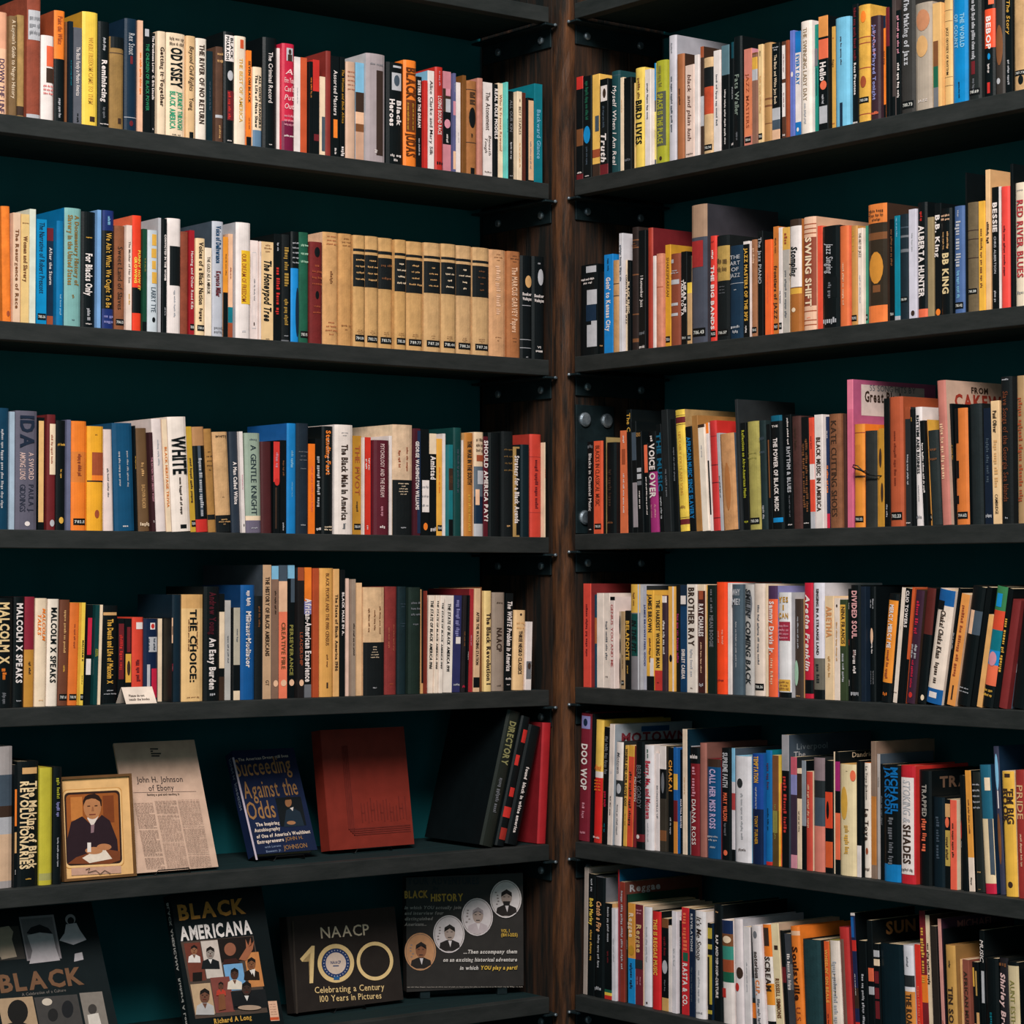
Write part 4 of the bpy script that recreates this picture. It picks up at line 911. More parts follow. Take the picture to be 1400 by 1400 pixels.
row('R', 4, """
790.5 805.8 975 maroon#7a2230 r l4 p.02-.12:lilac@.15-.9 o.04-.1:navy@.35-.7 | DOO WOP;white;.24-.6;b,s.5 | =2;pink;.7-.82;s.25 | =1;pink;.92-.95;h
806 808.3 976 black>black w20 l4
808.6 822 984 red#d42624>yellow#caa040 w19 r l4 b.0-.42:yellow#efc058 b.42-.47:white b.93-1:red | Ahead;coral#e05a2c;.35-.42;h,i | =2~=3~=2~=2;orange;.48-.58;h | =2;white;.945-.965;h,s.9
822.4 829.6 994 black l4 b.6-.62:black | =5;grey;.08-.4;s.6 | =2;crimson;.55-.68;s.5 | =2;teal;.8-.92
830 836.6 990 white#e6d2c8>silver#9aa0a8 w22 l2 q.34-.7:.025-.07:blue#1c4a74 | =3;umber;.5-.85 | MOTOWN;maroon#7c2a34;.06-.95;S,z.115,s.075,b | =1;blue;.3-.5;s.1
837 849 1014 white>charcoal l2 r b.37-.53:charcoal o.4-.5:silver@.3-.9 | Motown;grey;.1-.3;i,s.4 | =4;grey;.6-.9;s.2
849.3 856.4 1019 gold#e0aa4c l1 | WHERE DID OUR LOVE GO?;umber;.03-.6;b,s.6 | =3;brown;.62-.85
856.7 864 1019 coral#d94c34>gold l1 b.0-.11:gold | =4;umber;.15-.9;s.5
864.3 869 1020 maroon#80282f | MOTOWN;white;.25-.6;s.6
869.3 881 1014 black r b.865-.935:maroon o.87-.91:white@.15-.55 | BERRY GORDY;grey;.22-.62;s.5
881.3 894 1019 white#e6dcde>white r | Berry, Me, and Motown;crimson#b8283c;.15-.7;b,s.48 | =2;green;.04-.12;s.2 | =4;silver;.74-.92;s.15
894.3 901.6 1030 white#e8d8d6 | BRONZEVILLE UP;grey;.25-.75;s.4
901.8 910.5 1020 umber#3a332b b.0-.22:white b.22-.5:black o.25-.45:grey@.3-.8 b.8-.9:brown
910.8 920.6 1022 black | CHAKA!;gold#e0943c;.12-.42;b,s.6 | =3;silver;.66-.84;s.3
920.8 926 1022 blue b.25-.4:gold b.5-.7:maroon b.7-1:orange#d88838
926.2 933 1025 black | MARTHA REEVES;white;.45-.78;b,s.6
933.2 939.4 997 cream#e6ccb4>navy#0e2a38 w21 | =4;tan;.1-.8;s.2
939.7 943.8 1020 silver b.0-.6:black
944 956.8 1022 maroon#7d1f26>umber r b.0-.15:black | DIANA ROSS;white;.48-.9;s.4 | =2;pink;.18-.45;i,s.4 | =1;white;.05-.12;h
957 966.3 1016 pink#9e6459>brown#7a5048 w17 r
967 985.4 1038 blue#144c78>maroon r b.0-.08:umber | CALL HER MISS ROSS;lilac#c0a8cc;.1-.7;b,s.42 | =2~=2;silver;.76-.83;h | =1;silver;.87-.9;h
985.7 1000.3 1023 black>black r o.91-.96:coral@.3-.7 | SUPREME FAITH;silver;.04-.35;b,s.5 | MARY WILSON;coral;.4-.65;b,s.36 | =3;grey;.67-.78;s.25
1000.6 1005 1023 white#d8ccd0>slate b.0-.3:sky b.4-.55:red#b04040 b.9-1:black
1005.4 1027.4 1034 white#e2d9dc>sky r o.21-.3:charcoal@.18-.55 | =6;silver;.35-.78;s.16 | =1;umber;.86-.9;h
1027.7 1043.6 1031 navy#122042>blue r b.0-.5:blue#1c4490 | TEMPTATION;gold;.02-.26;b,s.42 | =5;silver;.3-.5;s.16 | TONY TURNER;mustard;.56-.82;b,s.26
1044 1055.8 1026 azure#1667a4>teal r b.97-1:red | =3;purple;.1-.35;s.4 | =3;navy;.48-.72;s.25
1056 1064.4 1033 brown#5b4424>yellow b.0-.5:brown p.5-.7:olive | =4;olive;.4-.8;s.3
1064.6 1068.8 1071 coral b.5-.85:orange | =2;gold;.1-.5
1069 1078.6 1005 black>slate#414b56 w23 b.0-.27:silver#9a9498 | =3;red#c03430;.3-.75;s.5 | Liverpool;grey#8c949c;.06-.5;S,z.09,s.045 | The;silver;.06-.2;S,z.15,s.045
1079 1089.3 1035 purple#3c2c3c>charcoal b.0-.16:pink#c85a6a b.16-.34:lilac b.88-1:pink
1089.6 1096 1051 cream b.05-.3:umber | =4;umber;.35-.7
1096.3 1102 1040 black b.0-.6:silver#8c9098
1102.3 1111 1055 red#c4483a>cream r | =5;peach;.1-.6;s.3
1111.3 1128 1036 grey#8a7478>charcoal r b.2-.55:charcoal b.6-1:coral#d67c6c b.35-.6:slate
1128.3 1138 1040 black>black b.28-.6:coral#e04a2c o.36-.52:black@.2-.6 b.6-.72:black b.72-.95:coral#d85a30
1138.3 1141.8 1028 cream
1142 1148.2 1028 black>black b.08-.32:magenta b.5-.88:coral | Dandridge;cream;.1-.8;S,z.03,s.04
1148.5 1171 1045 cream#ebd2a6>gold#c89a58 r o.2-.5:gold@.1-.55 o.05-.15:coral@.7-1 | =3;gold;.55-.8;s.3 | =1;umber;.05-.07;h,s.4
1171.3 1177.3 1040 black b.73-1:white
1177.6 1191 1043 white#f0ddce>orange r o.74-.8:rust@.3-.7 | La Toya;umber;.36-.72;b,s.5 | La Toya Jackson;umber;.03-.32;s.3 | =1;umber;.9-.95;h
1191.3 1198 1014 brown#8a7060 b.4-.9:orange#c07838
1198.3 1203.8 1031 silver#b4a8a4>slate | =3;umber;.1-.35
1204 1208.7 1045 black | =4;grey;.1-.7;s.4
1209 1231.8 1046 black>black r b.85-1:azure#1678b6 | MICHAEL~JACKSON;azure#0e66a6;.02-.42;b,s.62 | =4;grey;.45-.85;s.3
1232.2 1252 1047 red#c22630>red r p.1-.92:white@.08-.94 | SHADES;umber;.5-.83;b,s.5 | STOKING &;silver;.12-.48;i,s.5 | =2;umber;.86-.9;h
1252.3 1257.8 1052 black b.0-.15:charcoal | =4;red;.35-.7;s.6
1258 1274 1054 black>black r w17 | TRAPPED;silver#9a9088;.12-.4;b,s.36 | =3;coral;.42-.7;s.4 | TRAPP;brown#6a5040;.05-.9;S,z.1,s.09,b
1274.3 1292 1090 navy#0d1c24>black r | =3;slate;.2-.7;s.3
1292.3 1299 1093 black b.05-.2:tan o.2-.32:coral@.1-.9 b.35-.75:gold#c0a050 | =2;umber;.4-.7;s.5
1299.3 1308 1094 coral#ee634c>cream | =4;umber;.2-.7;s.35
1308.3 1317 1098 black o.2-.42:red@.1-.6 | =3;silver;.05-.9;s.2
1317.3 1323.6 1060 black l-6
1324 1333 1053 cream#f0d6c4>black l-9 b.0-.72:orange#e69a42 | =4;brown;.06-.7;s.3 | =1;umber;.88-.95;s.3
1333.3 1347 1055 charcoal#202422>black r l-8 | =2~=2~=2~=2~=2;silver;.08-.32;h,s.35 | =1;tan;.82-.84;h | =1;tan;.97-.98;h
1347.4 1362.6 1045 cream#edd0a8>navy l-10 r b.0-.42:teal#225f76 b.92-1:crimson p.1-.2:cream@.5-.95 p.42-.85:slate@.65-1
1363 1375 1020 slate#3c3c50>navy r l-8 o.05-.3:sky@.3-.9 o.45-.8:brown@.2-.8 p.3-.42:white@.5-.7
1375.3 1392 1054 yellow#edb548>cream r l-6 p.02-.05:umber@.3-.75 o.88-.93:umber@.3-.7 | 'EM BIG~BOOK;umber;.14-.42;b,s.8
1392.5 1407 1053 red#a03430 r l-5 | PRIDE;gold#d8a878;.04-.46;s.55 | =4;peach;.5-.75;s.2
""")
row('R', 5, """
797 802.4 1186 silver#a8978e l2
802.7 812 1195 black l2 | Bob Marley;yellow;.2-.42;b,s.5 | =3;gold;.45-.72;s.3 | =2;silver;.03-.15
812.4 826 1199 black>grey r l1 w15 | Catch a Fire;orange#e0a070;.2-.45;i,b,s.45 | =4;silver;.48-.75;s.2 | =1;silver;.9-.95;h
826.3 836 1235 black>tan b.9-.93:green b.93-.96:yellow b.96-1:red | =4;silver;.04-.4;s.3 | =2;maroon;.5-.62
836.3 842.3 1242 white#dcd4da | =3;silver;.1-.8;s.3
842.6 847 1189 red#a2262a>teal#0e4a68 w24
847.2 854 1206 rust#8a3428>brown#6c3a30 w22 | =7;silver;.05-.75;s.4 | Reggae;silver;.06-.46;S,z.055,s.055,b
854.2 858.3 1223 black>green#123428 w20 | =5;silver;.03-.9;s.4
858.6 868.2 1235 azure#1c88c8>tan w17 b.0-.55:gold#d99440 o.42-.52:mustard@.1-.9 | Reggae;cream;.1-.34;b,s.6 | =2;navy;.6-.85;s.4
868.5 879 1237 maroon#6e2630>cream w16 p.55-.64:charcoal@.0-1 | Reggae;gold#d8b078;.2-.48;b,s.6 | =2~=2;pink;.72-.8 | =1~=1;pink;.04-.1;h
879.2 891.4 1240 white#e2dae0>tan#c0a890 w17 r o.95-.975:umber@.4-.6 | =4;silver;.05-.7;s.2
891.7 904 1246 red#d0282a>black r | THIS IS REGGAE MUSIC;gold#f0b04c;.08-.65;b,s.4
904.3 913.7 1256 black>black b.0-.1:brown b.86-1:tan#d0a060 o.45-.6:silver@.1-.9 | =2;maroon;.2-.4;s.4 | =2;grey;.65-.8;s.2
914 918.3 1266 white
918.6 925.4 1246 white#e0d4d8 | =3;silver;.2-.7;s.3
925.7 931.6 1253 black b.0-.04:white | =4;silver;.15-.4;s.4
932 942 1241 red#cc2a30>tan w17 p.42-.5:green@.2-.9 | RASTA & CO.;white;.52-.92;b,s.6 | =2;coral;.05-.4;s.6
942.3 950 1243 navy#16233a>black | REVELATIONS;silver;.04-.4;b,s.35 | =4;slate;.5-.9;s.3
950.4 965 1246 white#e6dcdc>white r l-1 | It's Me Snoop;umber;.05-.45;i,s.45 | =4;silver;.55-.85;s.2 | =1;grey;.93-.96;h
965.3 973 1262 mustard#b8a038>navy l-1 b.0-.05:black b.16-.22:black b.27-.33:black p.35-.85:black@.05-.5 b.84-.9:black b.94-1:black
973.3 988.5 1237 black>black r w18 l-1 | RAP AND HIP HOP CULTURE;white;.26-.8;b,s.26 | ENCYCLOPEDIA OF;silver;.38-.7;s.2 | =1;tan;.05-.07;h
989 1004.5 1258 navy#1c2c50>white r l-3 b.13-.25:brown b.25-.38:green#3a8878 b.38-.5:rust b.5-.6:green b.6-1:white p.66-.75:red@.0-.4 o.15-.22:cream@.2-.9
1005 1018 1256 white#e8d8d8>silver#b0acb4 r w17 l-3 o.45-.56:umber@.3-1 o.6-.68:red@.1-.6
1018.4 1027.6 1267 white#e6dada l-4 | =4;silver;.1-.9;s.2
1028 1034 1268 charcoal l-4 b.5-.7:slate b.75-.9:orange
1034.4 1047.4 1265 white#e6d8d8 r l-8 o.05-.12:grey@.3-.7 b.5-.62:white | notorious;umber;.25-.5;b,s.4 | C.I.P.;orange;.52-.66;b,s.4 | =3;grey;.7-.95;s.3
1047.8 1061.6 1263 white#eee0d8>white r l-9 b.0-.3:orange b.55-.75:orange#e89030 p.03-.2:umber@.2-.8 b.9-1:black | SCREAM;umber;.3-.62;b,s.6
1062 1072.4 1262 cream#eed6ac>tan#c0a088 w17 l-9 p.2-.24:umber@.3-.8 | RUSSELL SIMMONS;brown;.5-.86;b,s.5
1072.8 1078.8 1272 black>black l-8 b.35-.5:maroon
1079.2 1088.6 1276 charcoal#404248>umber l-8 b.3-.55:grey | =4;white;.2-.55;b,s.5
1089 1101.6 1266 orange#ec7e30>orange r l-9 b.04-.08:peach | Soulsville;rust#3c1c10;.18-.66;b,s.55 | U.S.A.;rust;.72-.95;s.5
1102 1126.6 1284 navy#1d3a3e>black c l-5
1127 1137.6 1286 coral#dd5c30>brown l-8 | WHEELIN' ON BEALE;gold#f0a850;.08-.6;b,s.55 | =2;maroon;.68-.85;s.3
1138 1154.3 1285 white#efdccf>olive r l-7 p.0-1:gold@.0-.1 | =5;silver;.2-.85;s.4 | =3;umber;.25-.6;s.12
1154.7 1168 1267 red#b63230>maroon r l-8 p.1-.8:brown#7c5c50@.2-.55
1168.3 1177 1248 navy#20284a>black l-8 b.0-.02:white b.2-.28:red b.55-.7:umber b.8-.86:red p.03-.18:blue@.1-.8 | =6;white;.3-.75;s.2
1177.4 1188.6 1286 black>black w17 l-5 | =5;silver;.15-.9;i,s.3 | HITS;maroon;.1-.5;S,z.03,s.06,b
1189 1197.6 1258 black>black w18 l-7 b.36-.46:coral b.5-.56:silver | SUN;rust#8a5c34;.12-.75;S,z.07,s.09,b
1198 1206.2 1290 black l-6 b.06-.12:silver b.14-.2:cream p.25-.36:maroon p.4-.5:maroon p.52-.68:maroon
1206.6 1239.4 1290 navy#0b1d24>black r l-4
1240 1254.2 1292 orange#d8893e>silver r l-6 b.0-.38:white#dcd6dc b.26-.36:charcoal b.38-.4:white | THE ROAD SOUL;umber;.42-.9;b,s.5 | =1;grey;.08-.2;s.2
1254.6 1263.6 1291 red#de3628>red l-7 | =4;coral;.15-.9;s.4
1264 1272 1245 maroon#7a242a>black l-9 w18 b.0-.1:maroon b.42-.6:orange | =4;gold;.08-.5;s.6
1272.4 1278 1251 cream>umber l-9 | =4;umber;.15-.5;s.6
1278.4 1287.6 1266 umber#2d2622>black l-8 w14
1288 1294.6 1256 pink#d8948a>purple#3e2634 w20 l-8 | =3;rust;.62-.85;s.4 | MICHAEL;pink#a0645c;.08-.85;S,z.05,s.05
1295 1297.6 1270 black l-7
1298 1311.5 1292 gold#c69450>tan#9a7040 r l-6 | TIN SONG;umber;.33-.75;b,s.45 | =1;umber;.08-.22;s.2
1312 1320.8 1311 tan#e6b277>peach l-6 | =2;gold;.1-.8;s.3
1321.2 1330 1312 rust#8a4b3d l-6 | AFRICAN MUSIC;umber;.05-.7;b,s.5
1330.4 1343 1315 black>black l-5 p.05-.22:gold@.1-.35 p.08-.3:red#b89050@.5-.75 p.45-.9:tan@.5-.95 p.55-.9:tan@.1-.4
1343.4 1350 1272 black l-5 p.28-.5:silver@.3-.9 | MUSIC;white;.04-.24;i,s.7
1350.4 1368.4 1310 black>black r l-4 | =3;teal;.4-.8;s.2
1368.8 1382 1309 umber#221e22>black r l-7 | Shirley Brown;pink#e0b8b4;.12-.7;i,b,s.5 | =1;brown;.02-.08;h
1382.4 1397.6 1315 tan#d1ba94>black r l-7 b.0-.03:black | AUNT ESTHER;olive;.15-.6;s.4
1398 1407 1328 black
""")

# ------------------------------------------------------------------ turn the rows into objects
ORD = lambda n: str(n) + ('th' if 10 <= n % 100 <= 20 else {1: 'st', 2: 'nd', 3: 'rd'}.get(n % 10, 'th'))
ROWN = ['top', 'second', 'third', 'fourth', 'fifth', 'sixth']
for side in 'LR':
    for r in range(6):
        bs = [b for b in BOOKS if b.side == side and b.row == r]
        seq = bs[::-1] if side == 'L' else bs
        for i, b in enumerate(seq): b.n = i + 1; b.prev = seq[i - 1].cn if i else None; b.next = seq[i + 1].cn if i + 1 < len(seq) else None
rank = sorted(BOOKS, key=lambda b: -b.area)
single = set(id(b) for b in rank[:300])
rest = Geo()
for b in BOOKS:
    parts = build_book(b, b.rnd)
    M = Matrix.Translation(b.loc) @ Matrix.Rotation(b.rot[2], 4, 'Z') @ Matrix.Rotation(b.rot[1], 4, 'Y')
    if id(b) not in single:
        for q in parts.values():
            for g in (q if isinstance(q, list) else [q]): rest.add(g, M)
        continue
    o = obj('book', parts.pop('cover')); o.location = b.loc; o.rotation_euler = b.rot
    for k, q in parts.items():
        for g in (q if isinstance(q, list) else [q]): obj(k, g, o)
    size = 'thick' if b.t > .032 else 'slim' if b.t < .0165 else ''
    ink = next((s.split(';')[1].split('#')[0] for s in b.texts if len(s.split(';')[0]) > 2), None)
    SAY = dict(umber='dark-brown', sky='light-blue', azure='bright-blue', slate='slate-grey'); say = lambda c: SAY.get(c, c)
    if ink == b.cn: ink = None
    ink = say(ink) if ink else None; cn, pv, nx = say(b.cn), say(b.prev) if b.prev else None, say(b.next) if b.next else None
    nb = f'between {pv} and {nx} ones' if pv and nx else f'beside a {pv or nx} one'
    words = [size, ('banded ' if len(b.bands) > 1 else '') + cn + (' leaning' if abs(b.lean) > 3.5 else ''), 'book']
    lab = ' '.join(q for q in words if q) + (f' with {ink} print' if ink else '') + f' {nb}, {ORD(b.n)} from the post'
    lab += f", {'left' if b.side == 'L' else 'right'} {ROWN[b.row]} row"
    if len(lab.split()) > 16: lab = lab.replace(' ones,', ',')
    if len(lab.split()) > 16: lab = lab.replace('from the post', 'from post')
    if len(lab.split()) > 16: lab = lab.replace(' leaning', '')
    if len(lab.split()) > 16: lab = lab.replace('banded ', '')
    tag(o, lab, 'book', f"books on the {ROWN[b.row]} row of the {'left' if b.side == 'L' else 'right'} bookcase")
o = obj('slim_books', rest)
tag(o, 'narrower books packed in between the wider ones along the rows', 'books', kind='stuff')

# ------------------------------------------------------------------ things shown face out on the two lowest left shelves
def floor_hit(x, y, z):
    d = ray(x, y); return CAM + d * ((z - CAM.z) / d.z)
class Panel:
    """a flat front of a thing that stands on a shelf and leans back; pixels only give where its corners and prints lie on that front"""
    def __init__(s, BL, BR, TL, z, thick, yaw=0.0, tilt=None, height=None, up=0.0, v0=None):
        s.th = thick; s.O = floor_hit(*BL, z + up)
        if v0 is not None: s.O = Vector((hit('L', *BL, v0)[0], v0, hit('L', *BL, v0)[1]))
        s.z = z
        s.U = Vector((math.cos(yaw), math.sin(yaw), 0)); s.N = Vector((-math.sin(yaw), math.cos(yaw), 0))
        d = ray(*TL); t = (s.O - CAM).dot(s.U) / d.dot(s.U); p = CAM + d * t - s.O
        s.a = math.atan2(p.dot(s.N), p.z) if tilt is None else tilt
        s.H = math.hypot(p.dot(s.N), p.z) if height is None else height
        s.O = s.O + Vector((0, 0, thick * math.sin(max(s.a, 0)) + .0004))
        s.W = Vector((0, 0, 1)) * math.cos(s.a) + s.N * math.sin(s.a); s.P = s.U.cross(s.W)   # P points into the thing
        s.width = s.px(*BR)[0]
        s.M = Matrix((s.U, -s.W.cross(s.U), s.W)).transposed().to_4x4(); s.M = Matrix((s.U, s.W.cross(s.U), s.W)).transposed().to_4x4(); s.M.translation = s.O
    def px(s, x, y):
        n = s.W.cross(s.U); d = ray(x, y); t = (s.O - CAM).dot(n) / d.dot(n); p = CAM + d * t - s.O
        return p.dot(s.U), p.dot(s.W)
    def root(s, name):
        o = empty(name); o.matrix_world = s.M; return o
K = [0]
class Print(Geo):
    """flat print on a panel, in panel coordinates (a right, b up), each later shape a hair in front of the earlier ones"""
    def __init__(s, P, layer=0): super().__init__(); s.P = P; s.y = -.0004 - .0003 * layer
    def nxt(s): s.y -= .00004; return s.y
    def poly(s, pts, col, px=True):
        y = s.nxt(); q = [s.P.px(*p) if px else p for p in pts]
        n = len(q); cx = sum(p[0] for p in q) / n; cz = sum(p[1] for p in q) / n
        if n == 4: s.face([(p[0], y, p[1]) for p in q], lin(col), 2)
        else: s.mesh([(cx, y, cz)] + [(p[0], y, p[1]) for p in q], [(0, 1 + i, 1 + (i + 1) % n) for i in range(n)], lin(col), 2)
    def quad(s, x0, y0, x1, y1, col, slope=0, sk=0):
        """picture rectangle sheared along the thing's lean: slope = dy/dx of level lines, sk = dx/dy of upright lines"""
        s.poly([(x0 + sk * (y1 - y0), y1), (x1 + sk * (y1 - y0), y1 + slope * (x1 - x0)), (x1, y0 + slope * (x1 - x0)), (x0, y0)], col)
    def oval(s, cx, cy, rx, ry, col, n=20):
        s.poly([(cx + rx * math.cos(2 * math.pi * i / n), cy + ry * math.sin(2 * math.pi * i / n)) for i in range(n)], col)
    def ring(s, cx, cy, r0x, r0y, r1x, r1y, col, n=36):
        y = s.nxt(); V = []
        for i in range(n):
            t = 2 * math.pi * i / n
            for rx, ry in ((r0x, r0y), (r1x, r1y)):
                a, b = s.P.px(cx + rx * math.cos(t), cy + ry * math.sin(t)); V.append((a, y, b))
        s.mesh(V, [(2 * i, 2 * i + 1, (2 * i + 3) % (2 * n), (2 * i + 2) % (2 * n)) for i in range(n)], lin(col), 2)
    def text(s, txt, x0, y0, x1, y1, h, col, bold=0, ital=0, align='fit', lines=None):
        """txt from picture point (x0,y0) (baseline start) to (x1,y1) (baseline end), cap height h picture pixels"""
        y = s.nxt(); V, F, w = txt if not isinstance(txt, str) else layout(txt, bold, ital)
        A = Vector(s.P.px(x0, y0)); B = Vector(s.P.px(x1, y1)); C = Vector(s.P.px((x0 + x1) / 2, (y0 + y1) / 2 - h)) - (A + B) / 2
        ax = (B - A) / w; hh = C.y
        s.mesh([(A.x + ax.x * a, y, A.y + ax.y * a + hh * b) for a, b in V], F, lin(col), 2)
def slab(P, col, side_col=None, r=None, paper=True, name='cover', parent=None, spine=True):
    """closed book lying against its stand: boards front and back, spine at the left, page block between"""
    w, H, T = P.width, P.H, P.th; g = Geo(); bt = .0026; c = lin(col); sc = lin(side_col or col)
    g.box((0, 0, 0), (w, bt, H), c, 0); g.box((0, T - bt, 0), (w, T, H), c, 0)
    if spine: g.box((-.0012, .0006, 0), (bt, T - .0006, H), sc, 0)
    o = obj(name, g, parent)
    if paper:
        q = Geo(); q.box((bt, bt, .003), (w - .003, T - bt, H - .003), (1, 1, 1, 1), 1); obj('page_block', q, parent)
    return o
def tube(name, pts, r, material, parent=None, n=6):
    g = Geo(); P = [Vector(p) for p in pts]
    for k, p in enumerate(P):
        d = (P[min(k + 1, len(P) - 1)] - P[max(k - 1, 0)]).normalized(); a = d.cross(Vector((.31, .17, .93))).normalized(); b = d.cross(a)
        for i in range(n): t = 2 * math.pi * i / n; g.v.append(tuple(p + a * r * math.cos(t) + b * r * math.sin(t)))
    for k in range(len(P) - 1):
        for i in range(n): g.f.append((k * n + i, k * n + (i + 1) % n, (k + 1) * n + (i + 1) % n, (k + 1) * n + i))
    g.f.append(tuple(range(n - 1, -1, -1))); g.f.append(tuple((len(P) - 1) * n + i for i in range(n)))
    return solid(name, g, material, parent)
def easel(P, label, x0=.3, x1=.7):
    """bent black wire stand: a lip under the front edge, two side wires and a rear leg"""
    z0 = P.z + .0002; base = P.O.copy(); base.z = z0
    r = empty('wire_easel', base, math.atan2(P.U.y, P.U.x))
    w, T = P.width, P.th; xa, xb = w * x0, w * x1; k = math.tan(max(P.a, .05)); h = P.H * .6
    y0 = T * math.cos(P.a) + .004
    tube('front_lip', [(xa, .004, .0014), (xa, -.009, .0014), (xa + .004, -.011, .009), (xb - .004, -.011, .009), (xb, -.009, .0014), (xb, .004, .0014)], .0013, M_WIRE, r)
    for q in (xa, xb): tube('side_wire', [(q, .004, .0014), (q, y0, .0014), (q + (w / 2 - q) * .5, y0 + h * k + .001, h)], .0013, M_WIRE, r)
    tube('rear_leg', [(w / 2, y0 + .003 + h * k, h), (w / 2, min(y0 + .05 + h * k, .268 - P.O.y), .0015)], .0013, M_WIRE, r)
    tag(r, label, 'easel', 'wire display easels'); return r
rndf = random.Random(11)
Z5, Z6 = SHELF['L'][4], SHELF['L'][5]

# framed portrait -----------------------------------------------------------
P = Panel((87, 1207), (186, 1200), (80, 1064), Z5, .012)
r = P.root('framed_photograph')
w, H = P.width, P.H; fr = Geo(); e = .005; c = lin('6b4a2c')
for a, b in (((0, -.004, 0), (w, .008, e)), ((0, -.004, H - e), (w, .008, H)), ((0, -.004, e), (e, .008, H - e)), ((w - e, -.004, e), (w, .008, H - e))): fr.box(a, b, c, 0)
obj('frame', fr, r)
g = Geo(); g.box((e * .8, 0, e * .8), (w - e * .8, .011, H - e * .8), lin('eab679'), 0); obj('mount_board', g, r)
p = Print(P); SK = .035; SL = -.05
def rr(x0, y0, x1, y1, rad, col, q=p, sk=SK, sl=SL):
    pts = []
    for cx, cy, a0 in ((x1 - rad, y1 - rad, 0), (x0 + rad, y1 - rad, 90), (x0 + rad, y0 + rad, 180), (x1 - rad, y0 + rad, 270)):
        for i in range(5):
            t = math.radians(a0 + i * 22.5); X = cx + rad * math.cos(t); Y = cy + rad * math.sin(t); pts.append((X + sk * (Y - y0), Y + sl * (X - x0)))
    q.poly(pts, col)
rr(85, 1080, 166, 1188, 6, 'c98d4c'); rr(86, 1081, 165, 1187, 6, 'edbd82')
rr(87.5, 1084, 163.5, 1184, 6, '33201a'); rr(90, 1087, 161, 1181, 5, '9c5526')
p.quad(96, 1090, 112, 1122, 'c4783a', SL, SK); p.quad(140, 1088, 155, 1125, '7c3d1e', SL, SK)
p.poly([(92, 1180), (91, 1150), (97, 1124), (112, 1116), (125, 1128), (139, 1114), (150, 1122), (160, 1148), (162, 1172), (140, 1178)], '2c1c22')
p.poly([(119, 1119), (126, 1131), (134.5, 1116), (131, 1111), (121, 1112)], 'e2cfc4'); p.poly([(124, 1128), (129, 1127), (128, 1138), (124, 1139)], '8a6a70')
p.oval(126, 1104, 12, 16, 'b87a50'); p.poly([(113.5, 1102), (113, 1095), (116, 1089), (121, 1086), (118, 1093), (116, 1096)], '2a1a14'); p.poly([(116, 1094), (117, 1089), (122, 1086), (129, 1085), (135, 1088), (138.5, 1094), (137, 1096.5), (132, 1092.5), (124, 1091.5)], '2a1a14'); p.poly([(136, 1095), (138.6, 1093), (138.8, 1102), (137.4, 1102)], '2a1a14')
p.quad(119, 1101.5, 123, 1103, '3a2218', SL); p.quad(129, 1101, 133, 1102.5, '3a2218', SL); p.poly([(125.5, 1103), (127, 1102.8), (128.4, 1109), (124.6, 1109.3)], '9a6240')
p.quad(121.5, 1113, 130.5, 1114.6, '7a3a2c', SL)
p.poly([(92, 1181), (104, 1172), (140, 1160), (163, 1164), (164, 1176), (150, 1181)], '7a3f24')
p.poly([(112, 1173), (140, 1157), (153, 1174), (122, 1180)], 'e6d2c0')
p.oval(128, 1163, 12, 5, 'bb7d54'); p.oval(142, 1158, 10, 4.5, 'b5764e'); p.quad(119, 1152, 124, 1165, 'e6d8d0', 0)
p.quad(97, 1187, 165, 1197, 'c89a84', SL, SK)
obj('portrait_print', p, r)
tube_pts = [P.px(x, y) for x, y in ((116, 1189), (122, 1187), (119, 1193), (130, 1190), (136, 1195), (142, 1190), (150, 1194))]
g = Geo(); 
for (a, b), (c2, d2) in zip(tube_pts, tube_pts[1:]): g.face([(a, -.0032, b - .0006), (c2, -.0032, d2 - .0006), (c2, -.0032, d2 + .0006), (a, -.0032, b + .0006)], lin('4a3028'), 2)
obj('signature', g, r)
g = Geo(); k = max(P.a, .06); g.box((w * .4, .0115, .004), (w * .6, .0135, H * .7), lin('1a1512'), 0); obj('strut', g, r)
tag(r, 'framed colour portrait of a suited man seated at a desk, tan mount', 'picture')

# printed magazine page ------------------------------------------------------
P = Panel((187, 1196), (299, 1187), (155, 1018), Z5, .006, up=.003)
r = P.root('magazine'); w, H = P.width, P.H
g = Geo(); g.box((0, 0, 0), (w, .0008, H), lin('cda993'), 0); obj('front_page', g, r)
g = Geo(); g.box((.001, .0009, .0008), (w - .001, .006, H - .001), (1, 1, 1, 1), 1); obj('page_block', g, r)
p = Print(P)
for i, wd in enumerate((11, 4, 15, 13)): p.quad(205 + i * .6, 1023 + i * 3.2, 205 + wd, 1025 + i * 3.2, '3a3230', 0)
p.text('John H. Johnson', 187, 1070, 250, 1069, 8, '4a3c38'); p.text('of Ebony', 203.5, 1081.5, 238, 1080.5, 8, '4a3c38')
p.quad(182, 1083.5, 268, 1084, '7a6058', -.02); p.text('Setting a goal and reaching it', 201, 1088, 245, 1087, 2.8, '2f2724', 1)
for ci, (c0, c1) in enumerate(((183, 208), (211, 240), (242, 271))):
    for k in range(47):
        yy = 1097 + k * 1.98 - ci * .8; xs = .187 * (yy - 1097)
        if (k * 7 + ci * 13) % 19 == 0: continue
        e1 = c1 + xs - (rndf.uniform(4, 12) if (k + ci * 5) % 9 == 8 else 0)
        p.text(smudge(6, rndf), c0 + xs, yy, e1, yy - .5, 1.15, '86685c')
obj('print', p, r)
tag(r, 'pale magazine page with a headline over three columns of text', 'magazine')
easel(P, 'bent black wire easel under the pale magazine page', .2, .62)

